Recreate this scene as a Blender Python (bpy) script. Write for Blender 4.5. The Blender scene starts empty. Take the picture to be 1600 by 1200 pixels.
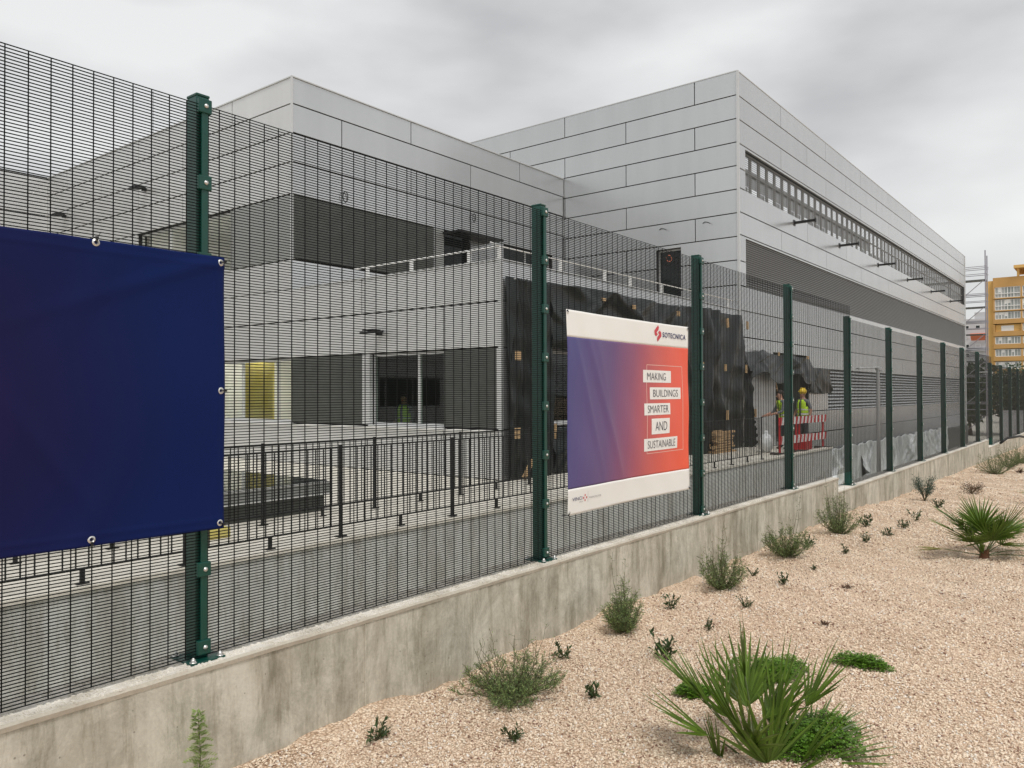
import bpy, math, random
import numpy as np
from mathutils import Vector, Matrix
random.seed(7)
R = math.radians
scene = bpy.context.scene
col = scene.collection

# ------------------------------------------------------------ camera, sky, sun, exposure
# world axes: X runs along the fence, Y away from it towards the buildings, z = 0 is eye height
cam_d = bpy.data.cameras.new('camera')
cam = bpy.data.objects.new('camera', cam_d); col.objects.link(cam)
cam_d.sensor_width = 36; cam_d.lens = 36*1216.47/1600
cam_d.clip_start = 0.05; cam_d.clip_end = 5000
h, p, r = 0.66755, 0.0133435, -0.003216
F = Vector((math.cos(p)*math.cos(h), math.cos(p)*math.sin(h), math.sin(p)))
R0 = Vector((math.sin(h), -math.cos(h), 0)); U0 = R0.cross(F)
Rr = R0*math.cos(r) + U0*math.sin(r); Ur = -R0*math.sin(r) + U0*math.cos(r)
cam.matrix_world = Matrix(((Rr.x, Ur.x, -F.x, 0), (Rr.y, Ur.y, -F.y, 0), (Rr.z, Ur.z, -F.z, 0), (0, 0, 0, 1)))
scene.camera = cam

SUN_EL, SUN_AZ = R(62), R(-128)      # direction towards the sun, azimuth from +X
world = bpy.data.worlds.new('World'); scene.world = world; world.use_nodes = True
nt = world.node_tree; nt.nodes.clear()
def N(tree, typ, **kw):
    n = tree.nodes.new(typ)
    for k, v in kw.items():
        if k in n.inputs.keys(): n.inputs[k].default_value = v
        else: setattr(n, k, v)
    return n
out = N(nt, 'ShaderNodeOutputWorld'); mixs = N(nt, 'ShaderNodeMixShader')
sky = N(nt, 'ShaderNodeTexSky'); sky.sky_type = 'NISHITA'; sky.sun_disc = False
sky.sun_elevation = SUN_EL; sky.sun_rotation = R(90) - SUN_AZ
bg1 = N(nt, 'ShaderNodeBackground'); bg1.inputs['Strength'].default_value = 0.10
bg2 = N(nt, 'ShaderNodeBackground'); bg2.inputs['Strength'].default_value = 1.0
tc = N(nt, 'ShaderNodeTexCoord')
mp = N(nt, 'ShaderNodeMapping'); mp.inputs['Scale'].default_value = (1.0, 1.0, 2.6); mp.inputs['Location'].default_value = (2.05, 1.0, 0.75)
n1 = N(nt, 'ShaderNodeTexNoise'); n1.inputs['Scale'].default_value = 2.6; n1.inputs['Detail'].default_value = 6; n1.inputs['Roughness'].default_value = 0.42
rp = N(nt, 'ShaderNodeValToRGB'); e = rp.color_ramp.elements
e[0].position = 0.36; e[0].color = (0.39, 0.39, 0.395, 1); e[1].position = 0.62; e[1].color = (0.70, 0.70, 0.695, 1)
sep = N(nt, 'ShaderNodeSeparateXYZ')
mr = N(nt, 'ShaderNodeMapRange'); mr.inputs['From Min'].default_value = 0.0; mr.inputs['From Max'].default_value = 0.42
mr.inputs['To Min'].default_value = 1.0; mr.inputs['To Max'].default_value = 0.0
mx = N(nt, 'ShaderNodeMix'); mx.data_type = 'RGBA'; mx.inputs['B'].default_value = (0.90, 0.90, 0.885, 1)
sc = N(nt, 'ShaderNodeMath'); sc.operation = 'MULTIPLY'; sc.inputs[1].default_value = 0.62
L = nt.links.new
L(tc.outputs['Generated'], mp.inputs['Vector']); L(mp.outputs['Vector'], n1.inputs['Vector']); L(n1.outputs['Fac'], rp.inputs['Fac'])
L(tc.outputs['Generated'], sep.inputs[0]); L(sep.outputs['Z'], mr.inputs['Value']); L(mr.outputs['Result'], sc.inputs[0])
L(sc.outputs[0], mx.inputs['Factor']); L(rp.outputs['Color'], mx.inputs[6]); mx.inputs[7].default_value = (0.80, 0.80, 0.78, 1)
L(mx.outputs[2], bg2.inputs['Color']); L(sky.outputs[0], bg1.inputs['Color'])
mixs.inputs[0].default_value = 0.93
L(bg1.outputs[0], mixs.inputs[1]); L(bg2.outputs[0], mixs.inputs[2]); L(mixs.outputs[0], out.inputs[0])

sd = bpy.data.lights.new('sun', 'SUN'); sd.energy = 1.5; sd.angle = R(14); sd.color = (1, 0.965, 0.92)
sun = bpy.data.objects.new('sun', sd); col.objects.link(sun)
sdir = Vector((math.cos(SUN_EL)*math.cos(SUN_AZ), math.cos(SUN_EL)*math.sin(SUN_AZ), math.sin(SUN_EL)))
sun.rotation_euler = sdir.to_track_quat('Z', 'Y').to_euler()
scene.view_settings.view_transform = 'Standard'; scene.view_settings.look = 'None'
scene.view_settings.exposure = 0.33; scene.view_settings.gamma = 1; scene.view_settings.use_curve_mapping = False

# ------------------------------------------------------------ material helpers
def mat(name, color, rough=0.6, metal=0.0, var=0.0, noise=None, bump=None, spec=None, island=0.0, trans=0.0, streak=None):
    m = bpy.data.materials.new(name); m.use_nodes = True
    t = m.node_tree; b = t.nodes['Principled BSDF']; l = t.links.new
    b.inputs['Roughness'].default_value = rough; b.inputs['Metallic'].default_value = metal
    if spec is not None: b.inputs['Specular IOR Level'].default_value = spec
    c = (*color, 1)
    b.inputs['Base Color'].default_value = c
    src = None
    tcn = N(t, 'ShaderNodeTexCoord')
    if noise:                                   # (scale, other colour, low, high)
        nn = N(t, 'ShaderNodeTexNoise'); nn.inputs['Scale'].default_value = noise[0]; nn.inputs['Detail'].default_value = 7
        nn.inputs['Roughness'].default_value = 0.62
        mpn = N(t, 'ShaderNodeMapping')
        if streak: mpn.inputs['Scale'].default_value = streak
        l(tcn.outputs['Object'], mpn.inputs[0]); l(mpn.outputs[0], nn.inputs['Vector'])
        rr = N(t, 'ShaderNodeValToRGB'); q = rr.color_ramp.elements
        q[0].position = noise[2]; q[0].color = c; q[1].position = noise[3]; q[1].color = (*noise[1], 1)
        l(nn.outputs['Fac'], rr.inputs[0]); src = rr.outputs[0]
        l(src, b.inputs['Base Color'])
    if island:
        g = N(t, 'ShaderNodeNewGeometry'); mm = N(t, 'ShaderNodeMapRange')
        mm.inputs['To Min'].default_value = 1-island; mm.inputs['To Max'].default_value = 1+island
        hs = N(t, 'ShaderNodeHueSaturation')
        l(g.outputs['Random Per Island'], mm.inputs['Value']); l(mm.outputs[0], hs.inputs['Value'])
        if src: l(src, hs.inputs['Color'])
        else: hs.inputs['Color'].default_value = c
        l(hs.outputs[0], b.inputs['Base Color'])
    if bump:                                    # (scale, distance)
        bn = N(t, 'ShaderNodeTexNoise'); bn.inputs['Scale'].default_value = bump[0]; bn.inputs['Detail'].default_value = 5
        bb = N(t, 'ShaderNodeBump'); bb.inputs['Distance'].default_value = bump[1]; bb.inputs['Strength'].default_value = 0.7
        l(tcn.outputs['Object'], bn.inputs['Vector']); l(bn.outputs['Fac'], bb.inputs['Height']); l(bb.outputs[0], b.inputs['Normal'])
    if trans:
        tr = N(t, 'ShaderNodeBsdfTranslucent'); ms = N(t, 'ShaderNodeMixShader'); ms.inputs[0].default_value = trans
        o = t.nodes['Material Output']
        if island: l(hs.outputs[0], tr.inputs[0])
        else: tr.inputs[0].default_value = c
        l(b.outputs[0], ms.inputs[1]); l(tr.outputs[0], ms.inputs[2]); l(ms.outputs[0], o.inputs[0])
    return m
def glass(name, color, rough=0.02, alpha=0.35):
    m = bpy.data.materials.new(name); m.use_nodes = True
    t = m.node_tree; t.nodes.clear(); o = N(t, 'ShaderNodeOutputMaterial')
    gl = N(t, 'ShaderNodeBsdfGlossy'); gl.inputs['Roughness'].default_value = rough; gl.inputs[0].default_value = (.8, .82, .82, 1)
    tr = N(t, 'ShaderNodeBsdfTransparent'); tr.inputs[0].default_value = (*color, 1)
    fr = N(t, 'ShaderNodeLayerWeight'); fr.inputs[0].default_value = .5
    pw = N(t, 'ShaderNodeMath'); pw.operation = 'POWER'; pw.inputs[1].default_value = 3.5
    ad = N(t, 'ShaderNodeMath'); ad.operation = 'MULTIPLY_ADD'; ad.inputs[1].default_value = .55; ad.inputs[2].default_value = alpha; ad.use_clamp = True
    ms = N(t, 'ShaderNodeMixShader')
    t.links.new(fr.outputs['Facing'], pw.inputs[0]); t.links.new(pw.outputs[0], ad.inputs[0]); t.links.new(ad.outputs[0], ms.inputs[0])
    t.links.new(tr.outputs[0], ms.inputs[1]); t.links.new(gl.outputs[0], ms.inputs[2]); t.links.new(ms.outputs[0], o.inputs[0])
    return m

M = {}
M['clad'] = mat('clad', (.585, .60, .605), .27, .68, island=.05, noise=(1.3, (.55, .565, .57), .35, .65), streak=(1, 1, .15), bump=(.7, .007))
M['clad2'] = mat('clad2', (.68, .685, .68), .40, .45, island=.03, noise=(1.3, (.63, .635, .63), .35, .65), streak=(1, 1, .15), bump=(1.1, .004))
M['seam'] = mat('seam', (.02, .02, .021), .8)
M['dark_clad'] = mat('dark_clad', (.085, .09, .083), .45, .2, island=.06, noise=(3, (.07, .075, .068), .4, .6))
M['mid_clad'] = mat('mid_clad', (.33, .34, .33), .42, .4, island=.05)
M['louvre'] = mat('louvre', (.34, .345, .34), .42, .5)
M['louvre_frame'] = mat('louvre_frame', (.32, .325, .32), .5, .3)
M['louvre_dark'] = mat('louvre_dark', (.10, .105, .10), .45, .4)
M['frame'] = mat('frame', (.62, .63, .63), .35, .3)
M['steel'] = mat('steel', (.62, .63, .64), .3, .8)
M['white_steel'] = mat('white_steel', (.82, .82, .80), .35, .2)
M['black_metal'] = mat('black_metal', (.018, .019, .02), .45, .2)
M['wire'] = mat('wire', (.002, .004, .004), .5, spec=.18)
M['post'] = mat('post', (.004, .056, .041), .32, .05, noise=(60, (.005, .066, .049), .3, .7), bump=(400, .0004))
M['bolt'] = mat('bolt', (.75, .75, .73), .3, .8)
M['glass'] = glass('glass', (.55, .66, .58), .02, .06)
M['glass_clear'] = glass('glass_clear', (.92, .94, .92), .02, .03)
M['glass_dark'] = mat('glass_dark', (.012, .018, .018), .06)
M['white_wall'] = mat('white_wall', (.85, .85, .82), .8)
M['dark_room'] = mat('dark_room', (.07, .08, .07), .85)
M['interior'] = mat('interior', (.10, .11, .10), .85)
M['yellow_board'] = mat('yellow_board', (.50, .42, .10), .7, noise=(2, (.56, .49, .16), .4, .6))
M['pvc_black'] = mat('pvc_black', (.009, .014, .013), .33, bump=(4.5, .02))
M['wood'] = mat('wood', (.58, .40, .22), .75, noise=(14, (.46, .30, .15), .35, .65), streak=(1, 1, 8))
M['film'] = mat('film', (.72, .75, .75), .28, bump=(2.2, .05), noise=(1.6, (.42, .45, .45), .42, .62), streak=(1, 1, .4))
M['yellow'] = mat('yellow', (.80, .55, .02), .35)
M['hivis'] = mat('hivis', (.55, .85, .03), .6)
M['reflective'] = mat('reflective', (.75, .76, .74), .3)
M['skin'] = mat('skin', (.48, .26, .18), .5)
M['shirt'] = mat('shirt', (.16, .17, .19), .8)
M['trousers'] = mat('trousers', (.07, .075, .085), .85)
M['boot'] = mat('boot', (.05, .035, .025), .6)
M['hair'] = mat('hair', (.03, .022, .018), .7)
M['red'] = mat('red', (.55, .015, .02), .4)
M['white'] = mat('white', (.82, .82, .80), .45)
M['orange'] = mat('orange', (.75, .22, .12), .6)
M['plaster_yellow'] = mat('plaster_yellow', (.74, .47, .16), .85, noise=(.15, (.68, .42, .14), .4, .6))
M['plaster_brown'] = mat('plaster_brown', (.56, .33, .12), .85, noise=(.15, (.50, .29, .10), .4, .6))
M['plaster_pale'] = mat('plaster_pale', (.58, .58, .60), .85)
M['rubble'] = mat('rubble', (.06, .05, .045), .9)
M['palm'] = mat('palm', (.105, .175, .022), .38, island=.4, trans=.22)
M['palm_old'] = mat('palm_old', (.20, .19, .05), .5, island=.2, trans=.15)
M['petiole'] = mat('petiole', (.09, .12, .035), .5)
M['husk'] = mat('husk', (.13, .055, .028), .85, noise=(30, (.2, .1, .05), .4, .6))
M['sage'] = mat('sage', (.15, .225, .085), .6, island=.4, trans=.2)
M['sage_light'] = mat('sage_light', (.31, .41, .14), .6, island=.35, trans=.25)
M['herb'] = mat('herb', (.042, .082, .022), .5, island=.35, trans=.12)
M['clover'] = mat('clover', (.12, .25, .02), .5, island=.45, trans=.2)
M['bluegreen'] = mat('bluegreen', (.05, .10, .075), .6, island=.3)
M['dry'] = mat('dry', (.12, .07, .045), .9, island=.3)
M['stem'] = mat('stem', (.10, .09, .045), .7)
M['tree_leaf'] = mat('tree_leaf', (.045, .075, .028), .6, island=.45, trans=.15)
M['bark'] = mat('bark', (.10, .075, .05), .9)
M['purple_steel'] = mat('purple_steel', (.33, .32, .36), .4, .5)

def concrete(name, base, dark, light, streak=True, pits=True, stain=.5):
    m = bpy.data.materials.new(name); m.use_nodes = True
    t = m.node_tree; b = t.nodes['Principled BSDF']; l = t.links.new
    b.inputs['Roughness'].default_value = .85
    tcn = N(t, 'ShaderNodeTexCoord')
    def noise(scale, mapping, detail=8, rough=.65, dist=0):
        mm = N(t, 'ShaderNodeMapping'); mm.inputs['Scale'].default_value = mapping
        nn = N(t, 'ShaderNodeTexNoise'); nn.inputs['Scale'].default_value = scale; nn.inputs['Detail'].default_value = detail
        nn.inputs['Roughness'].default_value = rough; nn.inputs['Distortion'].default_value = dist
        l(tcn.outputs['Object'], mm.inputs[0]); l(mm.outputs[0], nn.inputs['Vector']); return nn.outputs['Fac']
    def ramp(f, a, c2, p0, p1):
        rr = N(t, 'ShaderNodeValToRGB'); q = rr.color_ramp.elements
        q[0].position = p0; q[0].color = (*a, 1); q[1].position = p1; q[1].color = (*c2, 1); l(f, rr.inputs[0]); return rr.outputs[0]
    def mixc(mode, f, a, c2):
        mm = N(t, 'ShaderNodeMix'); mm.data_type = 'RGBA'; mm.blend_type = mode
        if isinstance(f, float): mm.inputs[0].default_value = f
        else: l(f, mm.inputs[0])
        l(a, mm.inputs[6]); l(c2, mm.inputs[7]); return mm.outputs[2]
    c = ramp(noise(2.3, (1, 1, 1), dist=.3), dark, base, .36, .50)
    c = mixc('MIX', .5, c, ramp(noise(4.2, (1, 1, .7), dist=.5, rough=.8), dark, light, .40, .58))
    g = (1, 1, 1)
    if streak:
        c = mixc('MULTIPLY', stain, c, ramp(noise(4.5, (1.5, 1.5, .16), 5, .6), (.52, .50, .46), g, .36, .52))
        c = mixc('MULTIPLY', .6, c, ramp(noise(1.1, (2.2, 2.2, .5), 6, .7, .5), (.66, .63, .58), g, .40, .50))
    if streak: c = mixc('MULTIPLY', .55, c, ramp(noise(11, (1.6, 1.6, .22), 7, .75, .2), (.62, .60, .54), g, .40, .49))
    c = mixc('MULTIPLY', .35, c, ramp(noise(70, (1, 1, 1), 4), (.7, .7, .7), g, .3, .6))
    if pits:
        vo = N(t, 'ShaderNodeTexVoronoi'); vo.inputs['Scale'].default_value = 14; l(tcn.outputs['Object'], vo.inputs['Vector'])
        pc = ramp(vo.outputs['Distance'], (.35, .33, .3), g, .045, .075)
        c = mixc('MULTIPLY', .7, c, pc)
    l(c, b.inputs['Base Color'])
    bb = N(t, 'ShaderNodeBump'); bb.inputs['Distance'].default_value = .006; bb.inputs['Strength'].default_value = .6
    l(noise(25, (1, 1, 1), 8, .7), bb.inputs['Height']); l(bb.outputs[0], b.inputs['Normal'])
    return m
M['concrete'] = concrete('concrete', (.60, .565, .47), (.40, .375, .30), (.78, .75, .65), stain=.5)
M['coping'] = concrete('coping', (.55, .50, .41), (.47, .42, .34), (.62, .58, .49), False, False)
M['grit'] = concrete('grit', (.74, .69, .60), (.50, .46, .38), (.92, .89, .82), False, False)
M['render'] = concrete('render', (.62, .635, .61), (.54, .555, .53), (.68, .69, .67), True, False, .25)
M['paving'] = concrete('paving', (.66, .63, .55), (.54, .51, .44), (.74, .71, .63), False, False)
M['yard'] = concrete('yard', (.30, .28, .24), (.22, .2, .17), (.38, .36, .31), False, False)
M['far_ground'] = concrete('far_ground', (.20, .19, .14), (.14, .14, .09), (.28, .25, .2), False, False)

def gravel_mat():
    m = bpy.data.materials.new('gravel'); m.use_nodes = True
    t = m.node_tree; b = t.nodes['Principled BSDF']; l = t.links.new; b.inputs['Roughness'].default_value = .9
    tcn = N(t, 'ShaderNodeTexCoord')
    vo = N(t, 'ShaderNodeTexVoronoi'); vo.inputs['Scale'].default_value = 75; l(tcn.outputs['Object'], vo.inputs['Vector'])
    rr = N(t, 'ShaderNodeValToRGB'); rr.color_ramp.elements[0].position = 0; rr.color_ramp.elements[0].color = (.66, .47, .32, 1)
    rr.color_ramp.elements[1].position = 1; rr.color_ramp.elements[1].color = (1.0, .84, .66, 1)
    q = rr.color_ramp.elements.new(.55); q.color = (.88, .68, .50, 1)
    sp = N(t, 'ShaderNodeSeparateColor'); l(vo.outputs['Color'], sp.inputs[0]); l(sp.outputs[0], rr.inputs[0])
    r2 = N(t, 'ShaderNodeValToRGB'); r2.color_ramp.elements[0].position = .35; r2.color_ramp.elements[0].color = (1, 1, 1, 1)
    r2.color_ramp.elements[1].position = .75; r2.color_ramp.elements[1].color = (.55, .5, .46, 1); l(vo.outputs['Distance'], r2.inputs[0])
    nn = N(t, 'ShaderNodeTexNoise'); nn.inputs['Scale'].default_value = 1.4; nn.inputs['Detail'].default_value = 6; l(tcn.outputs['Object'], nn.inputs['Vector'])
    r3 = N(t, 'ShaderNodeValToRGB'); r3.color_ramp.elements[0].position = .35; r3.color_ramp.elements[0].color = (.86, .84, .82, 1)
    r3.color_ramp.elements[1].position = .6; r3.color_ramp.elements[1].color = (1, 1, 1, 1); l(nn.outputs['Fac'], r3.inputs[0])
    a = N(t, 'ShaderNodeMix'); a.data_type = 'RGBA'; a.blend_type = 'MULTIPLY'; a.inputs[0].default_value = 1; l(rr.outputs[0], a.inputs[6]); l(r2.outputs[0], a.inputs[7])
    a2 = N(t, 'ShaderNodeMix'); a2.data_type = 'RGBA'; a2.blend_type = 'MULTIPLY'; a2.inputs[0].default_value = 1; l(a.outputs[2], a2.inputs[6]); l(r3.outputs[0], a2.inputs[7])
    l(a2.outputs[2], b.inputs['Base Color'])
    bb = N(t, 'ShaderNodeBump'); bb.inputs['Distance'].default_value = .012; bb.invert = True; l(vo.outputs['Distance'], bb.inputs['Height']); l(bb.outputs[0], b.inputs['Normal'])
    return m
M['gravel'] = gravel_mat()
def pebble_mat():
    m = bpy.data.materials.new('pebble'); m.use_nodes = True
    t = m.node_tree; b = t.nodes['Principled BSDF']; b.inputs['Roughness'].default_value = .85
    at = N(t, 'ShaderNodeAttribute'); at.attribute_name = 'tint'; t.links.new(at.outputs['Color'], b.inputs['Base Color']); return m
M['pebble'] = pebble_mat()

# ------------------------------------------------------------ object helpers
def tag(o, label=None, cat=None, group=None, kind=None):
    if label: o['label'] = label
    if cat: o['category'] = cat
    if group: o['group'] = group
    if kind: o['kind'] = kind
    return o
def empty(name, loc, label, cat, group=None, rz=0):
    o = bpy.data.objects.new(name, None); col.objects.link(o); o.location = loc; o.rotation_euler = (0, 0, rz)
    o.empty_display_size = .1
    return tag(o, label, cat, group)
class MB:
    """collects shapes in the parent's local space"""
    def __init__(s): s.v = []; s.f = []; s.mi = []; s.smooth = False
    def face(s, pts, mi=0):
        b = len(s.v); s.v += [tuple(q) for q in pts]; s.f.append(tuple(range(b, b+len(pts)))); s.mi.append(mi)
    def box(s, x0, x1, y0, y1, z0, z1, mi=0):
        b = len(s.v)
        s.v += [(x0,y0,z0),(x1,y0,z0),(x1,y1,z0),(x0,y1,z0),(x0,y0,z1),(x1,y0,z1),(x1,y1,z1),(x0,y1,z1)]
        for q in ((0,3,2,1),(4,5,6,7),(0,1,5,4),(1,2,6,5),(2,3,7,6),(3,0,4,7)): s.f.append(tuple(b+i for i in q)); s.mi.append(mi)
    def obox(s, c, ax, ay, az, mi=0):          # centre + half axes
        c, ax, ay, az = map(Vector, (c, ax, ay, az)); b = len(s.v)
        for sz in (-1, 1):
            for sx, sy in ((-1,-1),(1,-1),(1,1),(-1,1)): s.v.append(tuple(c+ax*sx+ay*sy+az*sz))
        for q in ((0,3,2,1),(4,5,6,7),(0,1,5,4),(1,2,6,5),(2,3,7,6),(3,0,4,7)): s.f.append(tuple(b+i for i in q)); s.mi.append(mi)
    def tube(s, pts, rad, n=8, mi=0, cap=True):
        pts = [Vector(q) for q in pts]
        if not hasattr(rad, '__len__'): rad = [rad]*len(pts)
        b = len(s.v); up = Vector((0, 0, 1))
        for i, q in enumerate(pts):
            d = (pts[min(i+1, len(pts)-1)] - pts[max(i-1, 0)]).normalized()
            a = d.cross(up)
            if a.length < .05: a = d.cross(Vector((1, 0, 0)))
            a.normalize(); c = d.cross(a)
            for k in range(n):
                t = 2*math.pi*k/n; s.v.append(tuple(q + a*math.cos(t)*rad[i] + c*math.sin(t)*rad[i]))
        for i in range(len(pts)-1):
            for k in range(n):
                s.f.append((b+i*n+k, b+i*n+(k+1)%n, b+(i+1)*n+(k+1)%n, b+(i+1)*n+k)); s.mi.append(mi)
        if cap:
            s.f.append(tuple(b+k for k in range(n))[::-1]); s.mi.append(mi)
            e = b+(len(pts)-1)*n; s.f.append(tuple(e+k for k in range(n))); s.mi.append(mi)
    def ball(s, c, rx, ry, rz, n=12, m=8, mi=0):
        b = len(s.v)
        for i in range(m+1):
            ph = math.pi*i/m
            for k in range(n):
                t = 2*math.pi*k/n; s.v.append((c[0]+rx*math.sin(ph)*math.cos(t), c[1]+ry*math.sin(ph)*math.sin(t), c[2]+rz*math.cos(ph)))
        for i in range(m):
            for k in range(n):
                s.f.append((b+i*n+k, b+(i+1)*n+k, b+(i+1)*n+(k+1)%n, b+i*n+(k+1)%n)); s.mi.append(mi)
    def build(s, name, mats, parent=None, smooth=False, loc=None):
        if not isinstance(mats, (list, tuple)): mats = [mats]
        me = bpy.data.meshes.new(name); me.from_pydata(s.v, [], s.f)
        for q in mats: me.materials.append(q)
        if len(mats) > 1: me.polygons.foreach_set('material_index', s.mi)
        if smooth: me.polygons.foreach_set('use_smooth', [True]*len(s.f))
        me.update()
        o = bpy.data.objects.new(name, me); col.objects.link(o)
        if loc: o.location = loc
        if parent: o.parent = parent
        return o
def bevel(o, w=.004, n=2):
    b = o.modifiers.new('bevel', 'BEVEL'); b.width = w; b.segments = n; b.limit_method = 'ANGLE'; return o
def copy_tree(o, parent=None):
    c = o.copy(); col.objects.link(c); c.parent = parent
    for ch in [q for q in o.children]: copy_tree(ch, c)
    return c

# ------------------------------------------------------------ setting: ground, yard, walkway
def gz(x, y=0):           # gravel height
    base = np.interp(x, [-50, 0, 5, 11, 15, 22, 30, 60], [-1.66, -1.64, -1.63, -1.66, -1.77, -1.85, -1.95, -2.1])
    return base + .016*math.sin(x*1.9+y*1.3) + .014*math.sin(y*3.1-x*.7) + .008*math.sin(x*5.1+y*2.2) + .006*math.sin(x*8.3-y*7.1)
xs = np.concatenate([np.linspace(-300, -6, 12), np.arange(-5, 16, .12), np.arange(16, 60, 1.0), np.linspace(61, 420, 20)])
ys = np.concatenate([-np.geomspace(400, 3, 14), np.arange(-2.9, 3.06, .12), [3.13]])
nx, ny = len(xs), len(ys)
V = [(x, y, gz(x, y) + .02*math.exp(-(3.05-y)/.10)*(.5*math.sin(x*5.3)+.35*math.sin(x*13.7+1)+.25*math.sin(x*31)+.3) if y > -3 else gz(x, y)) for x in xs for y in ys]
Fc = [(i*ny+j, (i+1)*ny+j, (i+1)*ny+j+1, i*ny+j+1) for i in range(nx-1) for j in range(ny-1)]
me = bpy.data.meshes.new('gravel_ground'); me.from_pydata(V, [], Fc); me.materials.append(M['gravel'])
me.polygons.foreach_set('use_smooth', [True]*len(Fc)); me.update()
gg = bpy.data.objects.new('gravel_ground', me); col.objects.link(gg); tag(gg, kind='structure')

m = MB(); m.face([(-1500,-1500,-4.2),(2500,-1500,-4.2),(2500,2500,-4.2),(-1500,2500,-4.2)]); tag(m.build('ground', M['far_ground']), kind='structure')
m = MB(); pr_ = [(-60, -2.80), (10, -2.82), (24, -3.86), (180, -3.9)]
for (xa, za), (xb, zb) in zip(pr_[:-1], pr_[1:]): m.face([(xa, 3.28, za), (xb, 3.28, zb), (xb, 120, zb), (xa, 120, za)])
tag(m.build('yard', M['paving']), kind='structure')
POD = -1.65
m = MB(); m.box(-60, 24.3, 7.15, 9.40, -3.7, POD); m.box(-60, 11.57, 9.401, 60, -3.7, POD)
tag(m.build('walkway', M['paving']), kind='structure')

# gravel stones that lie loose near the camera
def pebbles():
    rng = np.random.default_rng(3)
    def batch(n, x0, x1, y0, y1, r0, r1):
        x = rng.uniform(x0, x1, n); y = rng.uniform(y0, y1, n); rr = rng.uniform(r0, r1, n)
        return np.stack([x, y, rr], 1)
    P = np.concatenate([batch(64000, 1.4, 4.6, .1, 3.03, .0036, .0080), batch(9000, 1.0, 6, -1.2, .1, .006, .010),
                        batch(46000, 4.6, 9, .1, 3.03, .005, .0095), batch(18000, 9, 15, .7, 3.03, .007, .012), batch(22000, 15, 27, 1.2, 3.03, .008, .014)])
    n = len(P)
    base = np.array([(1,0,0),(0,1,0),(-1,0,0),(0,-1,0),(0,0,1),(0,0,-1)], float)
    tri = np.array([(0,1,4),(1,2,4),(2,3,4),(3,0,4),(1,0,5),(2,1,5),(3,2,5),(0,3,5)])
    jit = base[None] + rng.normal(0, .28, (n, 6, 3))
    scl = rng.uniform(.65, 1.35, (n, 1, 3)); scl[:, :, 2] *= .75
    v = jit*scl*P[:, None, 2:3]
    a = rng.uniform(0, 6.283, n); ca, sa = np.cos(a), np.sin(a)
    x = v[:, :, 0]*ca[:, None]-v[:, :, 1]*sa[:, None]; y = v[:, :, 0]*sa[:, None]+v[:, :, 1]*ca[:, None]
    gzz = np.array([gz(q[0], q[1]) for q in P])
    v = np.stack([x+P[:, None, 0], y+P[:, None, 1], v[:, :, 2]+gzz[:, None]+P[:, None, 2]*.35], 2).reshape(-1, 3)
    f = (tri[None]+(np.arange(n)*6)[:, None, None]).reshape(-1, 3)
    me = bpy.data.meshes.new('gravel'); me.vertices.add(len(v)); me.vertices.foreach_set('co', v.ravel())
    me.loops.add(f.size); me.loops.foreach_set('vertex_index', f.ravel().astype(np.int32))
    me.polygons.add(len(f)); me.polygons.foreach_set('loop_start', np.arange(0, f.size, 3, dtype=np.int32)); me.polygons.foreach_set('loop_total', np.full(len(f), 3, dtype=np.int32))
    me.update(calc_edges=True)
    t = rng.beta(2.2, 1.7, n)[:, None]; c = np.array([[.62, .44, .31]])*(1-t)+np.array([[1.0, .87, .69]])*t
    w = rng.random(n); c[w > .93] = (.88, .82, .74); c[w < .05] = (.30, .17, .12)
    ca = me.color_attributes.new('tint', 'FLOAT_COLOR', 'POINT')
    ca.data.foreach_set('color', np.repeat(np.concatenate([c, np.ones((n, 1))], 1), 6, 0).ravel())
    me.materials.append(M['pebble'])
    o = bpy.data.objects.new('gravel', me); col.objects.link(o)
    tag(o, 'loose pink and cream gravel stones covering the bed', 'gravel', kind='stuff')
pebbles()

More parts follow.
